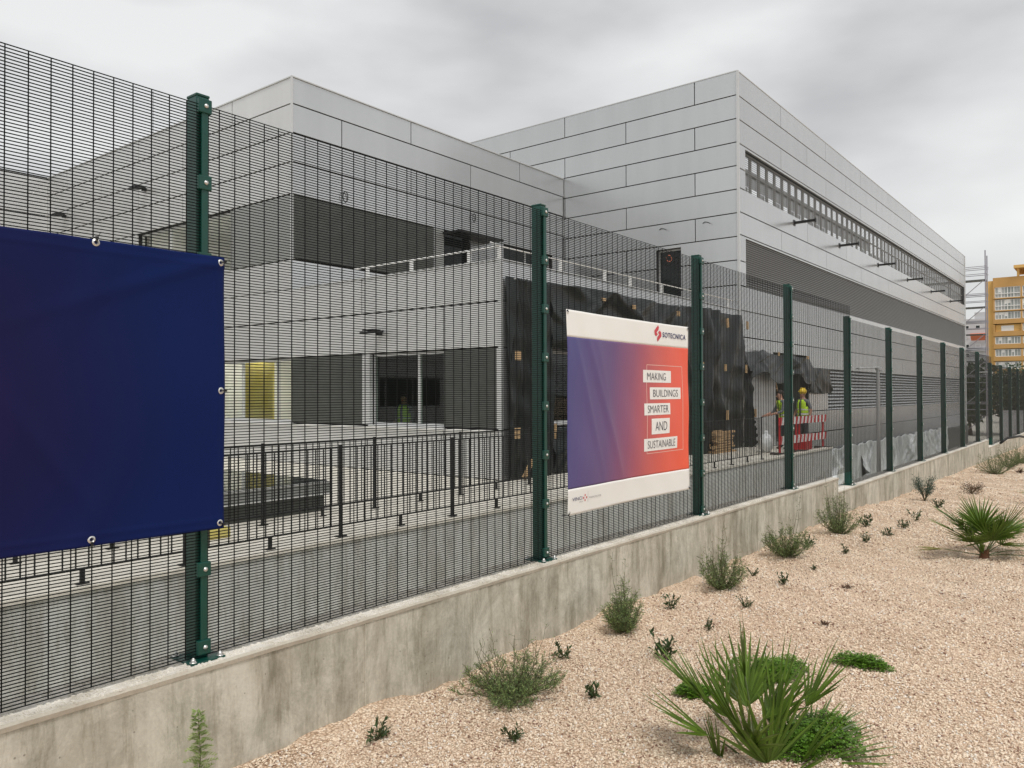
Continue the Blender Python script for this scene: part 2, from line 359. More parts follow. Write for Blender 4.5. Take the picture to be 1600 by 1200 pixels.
# ------------------------------------------------------------ outer concrete wall with copings
YF = 3.129                                   # fence plane
wall = empty('concrete_wall', (0, YF, -1.7), 'long stained grey concrete wall carrying the green fence', 'wall')
secs = [(-9, 10.97, -1.135), (10.97, 25.6, -1.325), (25.6, 52, -1.545)]
for (a, b, zt) in secs:
    m = MB()
    js = [a] + [x for x in (-6.7, -4.2, -1.6, .95, 2.66, 5.15, 7.75, 8.02, 13.6, 16.1, 18.6, 21.1, 23.6, 28.1, 31, 34, 37, 40, 43, 46, 49) if a < x < b] + [b]
    for j in range(len(js)-1):
        dy = .0015*(j % 2)
        m.box(js[j]+.0015, js[j+1]-.0015, -.074-dy, .17, -.9, zt+1.7-.028)
        if j: m.box(js[j]-.005, js[j]+.001, -.080, -.05, -.5, zt+1.7-.03)
    m.build('wall_body', M['concrete'], wall)
    m = MB()       # coping: uneven mortar bed with gritty top
    n = int((b-a)/.05); rng = random.Random(int(a*10))
    prof = []
    for i in range(n+1):
        x = a+(b-a)*i/n; w = .003*math.sin(x*7)+rng.uniform(-.0015, .0015)
        prof.append([(x, -.079-w, zt+1.672+w*.8), (x, -.083-w, zt+1.69+w), (x, -.070, zt+1.70), (x, .16, zt+1.70), (x, .176, zt+1.672)])
    for i in range(n):
        for k in range(4):
            m.face([prof[i][k], prof[i+1][k], prof[i+1][k+1], prof[i][k+1]], 1 if k == 2 else 0)
    m.face(prof[0]); m.face(prof[-1][::-1])
    m.build('coping', [M['coping'], M['grit']], wall)
    # grit on the top near the camera
    if a < 0:
        m = MB(); rng = random.Random(5)
        for i in range(5200):
            x = rng.uniform(.6, 8.5); y = rng.uniform(-.072, .15); s = rng.uniform(.002, .0052); z = zt+1.70
            m.obox((x, y, z+s*.3), (s, s*rng.uniform(-.5, .5), 0), (-s*.4, s, s*.2), (0, s*.2, s*.8))
        m.build('grit', M['grit'], wall)

# inner retaining wall along the trench
iw = empty('retaining_wall', (0, 6.95, -3.9), 'smooth grey rendered retaining wall under the black railing, behind the fence', 'wall')
m = MB(); m.box(-60, 24.35, 0, .19, 0, 2.24); m.build('wall_body', M['render'], iw)
m = MB(); m.box(-60, 24.37, -.025, .2, 2.242, 2.29); bevel(m.build('coping', M['paving'], iw), .006)

# ------------------------------------------------------------ mesh fence
fence = empty('mesh_fence', (0, YF, -1.135), 'tall dark green anti climb mesh fence with square posts on the concrete wall', 'fence')
S, X0, HP = 2.515, 1.815, 2.432
def post_parts():
    pb = MB(); pb.box(-.03, .03, .006, .086, .008, HP); pb.box(-.032, .032, .004, .088, HP+.0, HP+.012)
    cl = MB(); cl.box(-.014, .016, -.010, .003, .02, HP-.01)
    cp = []
    for k in range(8):
        z = .055+k*(HP-.1)/7; q = MB()
        q.box(-.030, .030, -.017, .004, z-.031, z+.031); cp.append(q)
    bp = MB(); bp.box(-.080, .080, -.048, .125, 0, .008)
    bo = []
    for k in range(8):
        z = .055+k*(HP-.1)/7
        q = MB(); q.tube([(.002, -.017, z), (.002, -.021, z)], .0095, 12); q.ball((.002, -.021, z), .0065, .004, .0065, 10, 6); bo.append(q)
    for (x, y) in ((-.062, -.033), (.062, -.033), (-.062, .108), (.062, .108)):
        q = MB(); q.tube([(x, y, .008), (x, y, .012)], .015, 12); q.tube([(x, y, .012), (x, y, .022)], .010, 6); q.ball((x, y, .022), .007, .007, .008, 8, 6); bo.append(q)
    return pb, cl, cp, bp, bo
pb, cl, cp, bp, bo = post_parts()
proto = bevel(pb.build('post', M['post']), .004, 2)
bevel(cl.build('clamp_bar', M['post'], proto), .003, 2)
[bevel(q.build('clamp', M['post'], proto), .004, 2) for q in cp]; bevel(bp.build('base_plate', M['post'], proto), .002, 1)
for q in bo: q.build('bolt', M['bolt'], proto, smooth=True)
def ztop(k): return -1.135 if k < 4 else (-1.325 if k < 10 else -1.545)
first = True
for k in range(-1, 16):
    o = proto if first else copy_tree(proto)
    first = False
    o.parent = fence; o.location = (X0+S*k, 0, ztop(k)+1.135)
def mesh_panel(w, hgt, nv, detail=True):
    m = MB(); t = .0018
    n = int(hgt/.0127)
    for i in range(n+1):
        z = i*hgt/n; m.box(0, w, -t*2, 0, z-t, z+t)
    for i in range(nv+1):
        x = w*i/nv; m.box(x-t, x+t, 0.0002, 2*t, 0, hgt)
    return m
pan = mesh_panel(S, 2.375, 33).build('mesh_panel', M['wire'])
first = True
for k in range(-2, 15):
    z = ztop(k) if k != -2 else -1.135
    if k == 9: z = -1.325
    o = pan if first else pan.copy()
    if not first: col.objects.link(o)
    first = False
    o.parent = fence; o.location = (X0+S*k, .002, z+1.135+.018)

# ------------------------------------------------------------ banners
def wr1(u, v):          # wrinkles of the printed banner, u 0..1 from left, v 0..1 from bottom
    d = 0
    for (a, b, c, w, hgt) in ((.10, .93, .62, .020, .012), (.17, .86, .45, .03, .010), (.02, .75, .50, .018, .009), (.30, .9, .5, .05, .004)):
        t = (1-v)
        line = a + c*t*(.55 if a < .5 else -.45)
        d += hgt*math.exp(-((u-line)/w)**2)*max(0, math.sin(math.pi*min(1, t*1.05+.03)))
    d += .004*math.sin(u*9+v*3) + .003*math.sin(v*11-u*4) + .0016*math.sin(u*31+v*17)
    return d*1.0
def wr2(u, v):
    d = .004*math.sin(u*7+v*2)+.003*math.sin(v*9-u*3)
    for gu in (.38, .70):
        d += .008*math.exp(-((u-gu)/.05)**2)*math.exp(-(1-v)/.10) - .004*math.exp(-((u-gu)/.10)**2)*math.exp(-(1-v)/.05)
    d += .007*math.exp(-((u-.74-(v)*.25)/.03)**2)*math.exp(-v/.25)+.0012*math.sin(u*43+3*v)*math.exp(-(1-v)/.06)
    d += .0022*math.exp(-((v-.965)/.005)**2)+.0022*math.exp(-((v-.035)/.005)**2)+.0022*math.exp(-((u-.985)/.004)**2)
    d += .005*math.exp(-((u-.80+.35*v)/.02)**2)*math.exp(-((v-.3)/.22)**2)+.004*math.exp(-((u-.55-.25*v)/.025)**2)*math.exp(-((v-.85)/.2)**2)
    d += .006*math.exp(-(((1-u)*.8-(1-v))/.03)**2)*math.exp(-((1-v)/.22)**2)*(1-math.exp(-((1-v)/.02)**2))
    return d*1.25
def banner_mat(name, kind):
    m = bpy.data.materials.new(name); m.use_nodes = True; t = m.node_tree; l = t.links.new
    b = t.nodes['Principled BSDF']; b.inputs['Roughness'].default_value = .45; b.inputs['Specular IOR Level'].default_value = .12 if kind == 'navy' else .4
    tcn = N(t, 'ShaderNodeTexCoord'); sp = N(t, 'ShaderNodeSeparateXYZ'); l(tcn.outputs['Object'], sp.inputs[0])
    if kind == 'grad':
        mr_ = N(t, 'ShaderNodeMapRange'); mr_.inputs['From Max'].default_value = 1.94; l(sp.outputs['X'], mr_.inputs['Value'])
        rr = N(t, 'ShaderNodeValToRGB'); q = rr.color_ramp.elements
        q[0].position = 0; q[0].color = (.080, .075, .235, 1); q[1].position = 1; q[1].color = (.93, .12, .055, 1)
        for pp, cc in ((.28, (.145, .085, .22)), (.45, (.30, .095, .18)), (.62, (.58, .12, .12)), (.80, (.82, .13, .085))):
            z = q.new(pp); z.color = (*cc, 1)
        ad = N(t, 'ShaderNodeMath'); ad.operation = 'MULTIPLY_ADD'; ad.inputs[1].default_value = -.08
        l(sp.outputs['Z'], ad.inputs[0]); l(mr_.outputs[0], ad.inputs[2]); 
        ad2 = N(t, 'ShaderNodeMath'); ad2.operation = 'ADD'; ad2.inputs[1].default_value = .055; l(ad.outputs[0], ad2.inputs[0])
        l(ad2.outputs[0], rr.inputs[0]); l(rr.outputs[0], b.inputs['Base Color'])
    else:
        rr = N(t, 'ShaderNodeValToRGB'); q = rr.color_ramp.elements
        q[0].position = 0; q[0].color = (.021, .008, .062, 1); q[1].position = 1; q[1].color = (.003, .013, .088, 1)
        z = q.new(.5); z.color = (.009, .010, .064, 1)
        gn = N(t, 'ShaderNodeVectorMath'); gn.operation = 'DISTANCE'; gn.inputs[1].default_value = (1.0, 0, .55); l(tcn.outputs['Object'], gn.inputs[0])
        mr_ = N(t, 'ShaderNodeMapRange'); mr_.inputs['From Max'].default_value = 1.1; l(gn.outputs['Value'], mr_.inputs['Value'])
        l(mr_.outputs[0], rr.inputs[0]); l(rr.outputs[0], b.inputs['Base Color'])
    wv = N(t, 'ShaderNodeTexNoise'); wv.inputs['Scale'].default_value = 320; l(tcn.outputs['Object'], wv.inputs['Vector'])
    bb = N(t, 'ShaderNodeBump'); bb.inputs['Distance'].default_value = .0006; bb.inputs['Strength'].default_value = .4; l(wv.outputs['Fac'], bb.inputs['Height']); l(bb.outputs[0], b.inputs['Normal'])
    return m
M['grad'] = banner_mat('grad', 'grad'); M['navy'] = banner_mat('navy', 'navy')
M['pvc_white'] = mat('pvc_white', (.90, .895, .86), .42)
M['ink'] = mat('ink', (.035, .035, .06), .5); M['ink_navy'] = mat('ink_navy', (.03, .03, .13), .5); M['logo_red'] = mat('logo_red', (.62, .05, .07), .45)
M['grey_ink'] = mat('grey_ink', (.3, .3, .3), .5); M['pale_line'] = mat('pale_line', (.85, .55, .48), .45)

def sheet(name, W, H, z0, z1, f, mats, parent, nu=90, nv=70, uw=None):
    m = MB(); 
    idx = lambda i, j: i*(nv+1)+j
    edge = lambda u: .006*math.sin(u*math.pi)     # sag of hem between the ties
    for i in range(nu+1):
        for j in range(nv+1):
            u = i/nu; v = (z0+(z1-z0)*j/nv)/H
            m.v.append((u*W, -f(u, v), v*H - edge(u)*(v-.5)*2))
    for i in range(nu):
        for j in range(nv): m.f.append((idx(i, j), idx(i+1, j), idx(i+1, j+1), idx(i, j+1))); m.mi.append(0)
    o = m.build(name, mats, parent, smooth=True)
    s = o.modifiers.new('solid', 'SOLIDIFY'); s.thickness = .0008; s.offset = 1
    return o
def grommet(x, z, y, parent, dx, dz):
    m = MB(); n = 20
    for k in range(n):
        a0, a1 = 2*math.pi*k/n, 2*math.pi*(k+1)/n
        for (r0, r1, y0, y1) in ((.006, .009, -.001, -.004), (.009, .0145, -.004, -.0005)):
            m.face([(x+r0*math.cos(a0), y+y0, z+r0*math.sin(a0)), (x+r0*math.cos(a1), y+y0, z+r0*math.sin(a1)), (x+r1*math.cos(a1), y+y1, z+r1*math.sin(a1)), (x+r1*math.cos(a0), y+y1, z+r1*math.sin(a0))])
    m.build('grommet', M['bolt'], parent, smooth=True)
    m = MB(); m.tube([(x, y-.004, z), (x+dx*.4, y-.009, z+dz*.4), (x+dx, y+.012, z+dz), (x+dx*1.05, y+.055, z+dz)], .0028, 6)
    m.obox((x+dx*.8, y-.003, z+dz*.8), (.005, 0, 0), (0, .004, 0), (0, 0, .005))
    m.tube([(x+dx*.8, y-.004, z+dz*.8), (x+dx*1.3+.006, y-.012, z+dz*1.3+.008)], .0012, 5)
    m.build('cable_tie', M['black_metal'], parent)

# navy banner: u=0 is outside the frame on the left
bx0, bx1, bz0, bz1 = -.42, 1.885, -.575, .60
bn = empty('banner', (bx0, YF-.045, bz0), 'plain dark navy blue banner tied across the mesh at the left', 'banner')
W1, H1 = bx1-bx0, bz1-bz0
sheet('sheet', W1, H1, 0, H1, wr2, M['navy'], bn, 200, 130)
for (gx, gzz, dx, dz) in ((1.345, .585, .004, .022), (1.865, .575, .024, .006), (1.865, .02, .026, .001), (1.865, -.55, .022, -.012), (1.335, -.545, .001, -.026), (.7, .585, 0, .022), (.7, -.545, 0, -.026), (.05, .585, 0, .02)):
    u, v = (gx-bx0)/W1, (gzz-bz0)/H1
    grommet(gx-bx0, gzz-bz0, -wr2(u, v)-.001, bn, dx, dz)

# printed banner
cx0, cx1, cz0, cz1 = 4.535, 6.475, -.855, .60
W2, H2 = cx1-cx0, cz1-cz0
b2 = empty('banner', (cx0, YF-.045, cz0), 'white edged banner fading from violet to orange, with boxed black slogan and red logo', 'banner')
zA, zB = .185, 1.262
sheet('bottom_band', W2, H2, 0, zA, wr1, M['pvc_white'], b2, 90, 12)
sheet('gradient_field', W2, H2, zA, zB, wr1, M['grad'], b2, 110, 80)
sheet('top_band', W2, H2, zB, H2, wr1, M['pvc_white'], b2, 90, 12)
def onb(x, z, off):     # world x,z on banner to local
    lx, lz = x-cx0, z-cz0
    return (lx, -wr1(lx/W2, lz/H2)-off, lz)
def patch(name, x0, x1, z0, z1, mt, off=.0022, nx=20, nz=8):
    m = MB(); 
    for i in range(nx+1):
        for j in range(nz+1): m.v.append(onb(x0+(x1-x0)*i/nx, z0+(z1-z0)*j/nz, off))
    for i in range(nx):
        for j in range(nz): m.f.append((i*(nz+1)+j, (i+1)*(nz+1)+j, (i+1)*(nz+1)+j+1, i*(nz+1)+j+1)); m.mi.append(0)
    return m.build(name, mt, b2, smooth=True)
def text(name, s, x0, x1, z0, z1, mt, off=.005, weight=0.0):
    cu = bpy.data.curves.new('t', 'FONT'); cu.body = s; cu.size = 1; cu.space_character = 1.12 if s.startswith('SOT') else 1.0; cu.offset = weight; cu.resolution_u = 4
    ob = bpy.data.objects.new('t', cu); col.objects.link(ob)
    dg = bpy.context.evaluated_depsgraph_get(); me = bpy.data.meshes.new_from_object(ob.evaluated_get(dg))
    bpy.data.objects.remove(ob)
    co = np.array([v.co[:] for v in me.vertices]); a, b = co.min(0), co.max(0)
    for v in me.vertices:
        x = x0+(v.co.x-a[0])/(b[0]-a[0])*(x1-x0); z = z0+(v.co.y-a[1])/(b[1]-a[1])*(z1-z0)
        v.co = onb(x, z, off)
    me.materials.clear(); me.materials.append(mt); me.name = name
    o = bpy.data.objects.new(name, me); col.objects.link(o); o.parent = b2; return o
boxes = [('MAKING', 5.633, 6.132, .095, .197, 5.70, 6.03, .121, .170), ('BUILDINGS', 5.745, 6.309, -.045, .055, 5.80, 6.255, -.018, .030),
         ('SMARTER', 5.646, 6.098, -.175, -.078, 5.70, 6.06, -.150, -.101), ('AND', 5.762, 6.085, -.335, -.205, 5.825, 6.035, -.300, -.238),
         ('SUSTAINABLE', 5.642, 6.232, -.470, -.368, 5.70, 6.19, -.443, -.393)]
t = .0045
for (a, b, c, d) in ((5.69, 6.35, .2375, .2375+t), (5.69, 6.35, -.492, -.492+t), (5.69, 5.69+.007, -.492, .24), (6.35, 6.357, -.492, .24)):
    patch('outline', a, b, c, d, M['pale_line'], .0016, 12, 12)
for (s, a, b, c, d, ta, tb, tcc, td) in boxes:
    patch('text_box', a, b, c, d, M['pvc_white']); text('lettering', s, ta, tb, tcc-.006, td+.006, M['ink'], weight=-.012)
text('lettering', 'SOTECNICA', 5.965, 6.415, .480, .524, M['ink_navy'], weight=.018)
def logo(pts, name='logo_mark'):
    # triangulated prism of points in world x,z
    m = MB(); m.face([onb(x, z, .003) for x, z in pts]); return m.build(name, M['logo_red'], b2)
def lp(px, py):         # logo sketch units to banner metres
    return (5.822+(px-80)/215*.128, .577-(py-165)/515*.138)
LA = [(190,165),(212,235),(200,310),(145,395),(182,455),(132,520),(88,465),(80,350),(125,270)]
LB = [(370-a, 845-b) for a, b in LA]
logo([lp(a, b) for a, b in LA][::-1]); logo([lp(a, b) for a, b in LB][::-1])
text('lettering', 'VINCI', 4.585, 4.713, -.757, -.733, M['ink_navy'])
text('lettering', 'ENERGIES', 4.672, 4.722, -.775, -.768, M['grey_ink'])
text('lettering', 'BUILDING SOLUTIONS', 4.808, 4.968, -.757, -.744, M['grey_ink'])
patch('outline', 4.7925, 4.7945, -.785, -.706, M['grey_ink'], .002, 1, 4)
for (dx, dz, hw, hh) in ((0, .0185, .006, .009), (0, -.0185, .006, .009), (-.019, 0, .007, .009), (.019, 0, .007, .009)):
    x, z = 4.755+dx, -.747+dz; logo([(x-hw, z-hh*.4), (x, z-hh), (x+hw, z-hh*.4), (x+hw, z+hh*.4), (x, z+hh), (x-hw, z+hh*.4)])
for (gx, gzz, dx, dz) in ((cx0+.02, cz1-.02, -.012, .012), (cx1-.02, cz1-.02, .016, .012), (cx0+.02, cz0+.02, -.018, -.018), (cx1-.02, cz0+.02, .022, -.016)):
    u, v = (gx-cx0)/W2, (gzz-cz0)/H2; grommet(gx-cx0, gzz-cz0, -wr1(u, v)-.001, b2, dx, dz)

# ------------------------------------------------------------ building helpers
def subtract(rect, holes):
    rs = [rect]
    for h_ in holes:
        nr = []
        for (a, b, c, d) in rs:
            x0, x1, z0, z1 = max(a, h_[0]), min(b, h_[1]), max(c, h_[2]), min(d, h_[3])
            if x0 >= x1-1e-6 or z0 >= z1-1e-6: nr.append((a, b, c, d)); continue
            if a < x0: nr.append((a, x0, c, d))
            if x1 < b: nr.append((x1, b, c, d))
            if c < z0: nr.append((x0, x1, c, z0))
            if z1 < d: nr.append((x0, x1, z1, d))
        rs = nr
    return rs
class Face:
    """a facade: local u along the wall, v into the wall, z up"""
    def __init__(s, o, ang): s.o = Vector(o); s.u = Vector((math.cos(ang), math.sin(ang), 0)); s.n = None; s.ang = ang
    def setn(s, nx, ny): s.n = Vector((nx, ny, 0)); return s
    def pt(s, u, v, z): q = s.o + s.u*u + s.n*v; return (q.x, q.y, s.o.z+z)     # v > 0 is outwards
    def box(s, m, u0, u1, v0, v1, z0, z1, mi=0):
        c = s.o + s.u*((u0+u1)/2) + s.n*((v0+v1)/2) + Vector((0, 0, (z0+z1)/2))
        m.obox(c, s.u*((u1-u0)/2), s.n*((v1-v0)/2), Vector((0, 0, (z1-z0)/2)), mi)
def facade(F_, L_, rows, offs, holes, parent, matname='clad', period=5.08, name='wall', wallname='wall_core', umin=0):
    m = MB(); w = MB(); g = .0145
    z0, z1 = rows[-1], rows[0]
    for (a, b, c, d) in subtract((umin+.05, L_-.05, z0, z1), holes): F_.box(w, a, b, -.30, -.045, c, d)
    for i in range(len(rows)-1):
        zt, zb = rows[i], rows[i+1]
        js = [umin]; x = offs[i % len(offs)]
        while x < L_:
            if x > umin+.05: js.append(x)
            x += period
        js.append(L_)
        for j in range(len(js)-1):
            for (a, b, c, d) in subtract((js[j], js[j+1], zb, zt), holes):
                ga = g if abs(a-js[j]) < 1e-6 and j else .002; gb = g if abs(b-js[j+1]) < 1e-6 and j < len(js)-2 else .002
                gc = g if abs(c-zb) < 1e-6 else 0; gd = g if abs(d-zt) < 1e-6 and i else 0
                if b-a > .05 and d-c > .05:
                    F_.box(m, a+ga, b-gb, -.04, 0, c+gc, d-gd)
    w.build(wallname, M['seam'], parent)
    return bevel(m.build(name, M[matname], parent), .004, 1)
def window(F_, u0, u1, z0, z1, parent, mulls=(), gm='glass', depth=.16, fr='frame', reveal='frame', fw=.055):
    m = MB(); d = -depth
    F_.box(m, u0, u1, d-.03, d+.03, z0, z0+fw); F_.box(m, u0, u1, d-.03, d+.03, z1-fw, z1)
    F_.box(m, u0, u0+fw, d-.03, d+.03, z0+fw, z1-fw); F_.box(m, u1-fw, u1, d-.03, d+.03, z0+fw, z1-fw)
    for q in mulls: F_.box(m, q-fw*.55, q+fw*.55, d-.032, d+.032, z0+fw, z1-fw)
    w = m.build('window', M[fr], parent)
    m = MB(); m.face([F_.pt(u0+fw*.5, d, z0+fw*.5), F_.pt(u1-fw*.5, d, z0+fw*.5), F_.pt(u1-fw*.5, d, z1-fw*.5), F_.pt(u0+fw*.5, d, z1-fw*.5)]); m.build('pane', M[gm], w)
    m = MB(); F_.box(m, u0-.01, u1+.01, d+.031, .035, z0-.03, z0+.003)
    m.build('sill', M[reveal], w)
    return w
def louvres(F_, u0, u1, z0, z1, pitch, hgt, dep, parent, mt='louvre', v=-.05, tilt=.0, back=True, name='louvre', mullion=0):
    m = MB(); n = int((z1-z0)/pitch)
    for i in range(n):
        z = z0+(i+.5)*(z1-z0)/n
        c = F_.o + F_.u*((u0+u1)/2)+F_.n*v+Vector((0, 0, z))
        a = F_.n*(dep/2*math.cos(tilt))+Vector((0, 0, -dep/2*math.sin(tilt))); b = F_.n*(hgt/2*math.sin(tilt))+Vector((0, 0, hgt/2*math.cos(tilt)))
        m.obox(c, F_.u*((u1-u0)/2), a, b)
    if mullion:
        x = u0+mullion
        while x < u1: F_.box(m, x-.02, x+.02, v-.09, v-.05, z0, z1); x += mullion
    o = m.build(name, M[mt], parent)
    if back:
        m = MB(); F_.box(m, u0, u1, -.31, -.20, z0, z1); m.build('louvre_backing', M['louvre_dark'], o)
    return o

# ------------------------------------------------------------ left building (two storeys with terrace)
XW, YL, YU, XR, ZT, ZP = 11.569, 9.394, 15.954, 23.296, 7.79, 2.58
G = POD
bl = empty('panel_clad_building', (XW, YL, G), 'two storey building in silver grey panels with an upper terrace, left of the hall', 'building')
def rel(F_): return F_
BO = Vector((XW, YL, G))
def mkface(wx, wy, ang, nx, ny): return Face((wx-XW, wy-YL, -G), ang).setn(nx, ny)
# rows in world z (local offset handled by o.z = -G so z=world z)
Fw = mkface(XW, YL, math.pi/2, -1, 0)        # west face, u = +Y
yl = lambda y: y-YL
lower_rows = [2.58, 1.80, .91, -.68, G]
wh = [(yl(9.5), yl(20.6), -.66, .90), (yl(23.0), yl(28.5), -.66, .90)]
facade(Fw, yl(30.3), lower_rows, [4.0, 1.5], wh, bl, 'clad2')
up_rows = [7.79, 7.15, 6.44, 5.72, 4.93, 3.32, 2.58]
Fwu = mkface(XW, YU, math.pi/2, -1, 0)
uh = [(0.0, 7.73, 3.33, 4.92), (9.8, 12.6, 3.33, 4.92)]
facade(Fwu, 30.3-YU, up_rows, [2.6, 5.1], uh, bl, 'clad2')
m = MB(); Fwu.box(m, .0, 2.6, -.06, -.008, 3.34, 4.91); Fwu.box(m, 2.62, 2.66, -.2, 0, 3.34, 4.91); m.build('wall_panel', M['mid_clad'], bl)
window(Fwu, 2.66, 7.7, 3.33, 4.92, bl, (4.3, 6.0), 'glass_clear')
window(Fwu, 9.8, 12.6, 3.33, 4.92, bl, (11.2,), 'glass_clear')
# ground floor band: dark panels and windows
m = MB(); Fw.box(m, yl(9.5)+.0, yl(10.89), -.06, -.008, -.655, .895); m.build('wall_panel', M['dark_clad'], bl)
m = MB(); Fw.box(m, yl(13.39), yl(15.95), -.06, -.008, -.655, .895); m.build('wall_panel', M['dark_clad'], bl)
m = MB(); Fw.box(m, yl(13.14), yl(13.388), -.10, -.012, -.655, .895); m.build('wall_panel', M['frame'], bl)
window(Fw, yl(10.9), yl(13.13), -.66, .90, bl, (yl(11.72),), 'glass')
window(Fw, yl(15.96), yl(20.6), -.66, .90, bl, (yl(16.7), yl(18.25)), 'glass_clear')
window(Fw, yl(23.0), yl(28.5), -.66, .90, bl, (yl(25.7),), 'glass')
m = MB(); Fw.box(m, yl(9.36), yl(20.7), .0, .05, -.72, -.69); m.build('drip_sill', M['white_steel'], bl)
# corner trims
m = MB(); m.box(-.045, .02, -.045, .02, 0.0, ZP-G+.02); m.build('corner_trim', M['frame'], bl)
m = MB(); m.box(-.03, .015, yl(YU)-.03, yl(YU)+.015, 3.32-G, ZT-G); m.build('corner_trim', M['frame'], bl)
# wall lamps
for (y, z) in ((12.76, 1.35), (23.17, 6.22), (28.78, 6.22)):
    m = MB(); yy = y-YL; zz = z-G
    m.obox((-.27, yy, zz), (.16, 0, .02), (0, .21, 0), (0, 0, .025)); m.obox((-.06, yy, zz-.01), (.06, 0, 0), (0, .05, 0), (0, 0, .05))
    for k in range(5): m.box(-.38+.05*k, -.37+.05*k, yy-.18, yy+.18, zz+.03, zz+.06)
    bevel(m.build('wall_lamp', M['black_metal'], bl), .01)
# upper south face
Fs = mkface(XW, YU, 0, 0, -1)
sx = lambda x: x-XW
sh = [(0.0, sx(16.55), 3.34, 4.92), (sx(16.96), sx(18.17), 2.62, 4.92), (sx(19.82), sx(22.6), 3.0, 4.92)]
facade(Fs, XR-XW, up_rows, [4.05, 1.55], sh, bl, 'clad')
m = MB(); Fs.box(m, 0.015, sx(16.54), -.07, -.012, 3.36, 4.90); m.build('wall_panel', M['dark_clad'], bl)
m = MB(); Fs.box(m, sx(16.56), sx(16.95), -.0, .02, 2.75, 4.90); m.build('wall_panel', M['mid_clad'], bl)
window(Fs, sx(16.97), sx(18.16), 2.63, 4.92, bl, (), 'glass_dark', .2, 'black_metal', 'frame')
m = MB(); Fs.box(m, sx(16.9), sx(18.9), .01, .75, 4.78, 4.84); m.build('canopy', M['black_metal'], bl)
window(Fs, sx(19.82), sx(22.6), 3.0, 4.92, bl, (sx(21.2),), 'glass_dark', .2)
# small cable loops sticking out of the wall for lamps to come
for (x, z) in ((13.2, 5.15), (18.3, 5.5)):
    m = MB(); m.tube([(sx(x)+.10*math.cos(a), yl(YU)-.02-.05*math.sin(a/2), z-G+.14*math.sin(a)) for a in np.linspace(-1.2, 4.6, 14)], .012, 6); m.build('cable', M['black_metal'], bl)
# lower south face with openings behind the tarpaulins
Fl = mkface(XW, YL, 0, 0, -1)
facade(Fl, XR-XW, lower_rows, [4.0, 1.5], [(1.45, 7.2, -.62, .92), (8.4, 11.2, -1.5, .92)], bl, 'clad')
window(Fl, 1.45, 7.2, -.62, .92, bl, (2.9, 4.3, 5.7), 'glass')
window(Fl, 8.4, 11.2, -1.5, .92, bl, (9.8,), 'glass')
# slabs, roof and interiors
m = MB(); m.box(.3, sx(XR)-.01, .3, 6.25, 2.36-G, 2.44-G); m.build('terrace_floor', M['yard'], bl)
m = MB(); m.box(-.02, .32, -.02, 6.2, 2.582-G, 2.61-G); m.box(.321, sx(XR)-.01, -.02, .32, 2.582-G, 2.61-G); m.build('parapet_cap', M['frame'], bl)
m = MB(); m.box(.02, sx(XR), 6.8, 30, 7.45-G, 7.55-G); m.build('roof', M['yard'], bl)
m = MB(); m.box(-.03, .25, yl(YU)-.03, yl(30.6), ZT-G+.002, ZT-G+.03); m.box(.251, sx(XR)-.01, yl(YU)-.03, yl(YU)+.28, ZT-G+.002, ZT-G+.03); m.build('parapet_cap', M['frame'], bl)
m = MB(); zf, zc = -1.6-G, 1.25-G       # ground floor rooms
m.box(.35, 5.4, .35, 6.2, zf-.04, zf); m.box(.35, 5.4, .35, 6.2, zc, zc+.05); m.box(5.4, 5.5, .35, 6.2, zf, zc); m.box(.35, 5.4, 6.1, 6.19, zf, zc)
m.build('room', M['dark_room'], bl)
m = MB(); m.box(.35, 4.0, 6.3, 11.6, zf-.04, zf); m.box(.35, 4.0, 6.3, 11.6, zc, zc+.05); m.box(4.0, 4.1, 6.3, 11.6, zf, zc); m.box(.35, 4.0, 6.2, 6.3, zf, zc); m.box(.35, 4.0, 11.6, 11.7, zf, zc)
m.build('room', M['white_wall'], bl)
m = MB(); m.box(.35, 5.0, 6.9, 14.2, 2.9-G, 2.95-G); m.box(.35, 5.0, 6.9, 14.2, 5.2-G, 5.25-G); m.box(5.0, 5.1, 6.9, 14.2, 2.95-G, 5.2-G); m.box(.35, 5.0, 6.8, 6.9, 2.95-G, 5.2-G); m.box(.35, 5.0, 14.2, 14.3, 2.95-G, 5.2-G)
m.build('room', M['white_wall'], bl)
m = MB(); m.box(1.5, 1.56, yl(18.9), yl(20.25), -.95-G, 1.0-G); m.build('yellow_board', M['yellow_board'], bl)
M['tube_light'] = mat('tube_light', (.9, .9, .85), .5)
b_ = M['tube_light'].node_tree.nodes['Principled BSDF']; b_.inputs['Emission Color'].default_value = (1, .96, .86, 1); b_.inputs['Emission Strength'].default_value = 9
for (x, y, z) in ((1.6, 8.2, 1.2), (1.6, 10.2, 1.2), (.52, 8.6, 5.19), (.52, 10.2, 5.19), (.52, 12.4, 5.19)):
    m = MB(); w_ = .12 if z > 3 else .3; m.box(x-w_, x+w_, y-.5, y+.5, z-G-.04, z-G-.002); m.build('ceiling_light', M['tube_light'], bl)
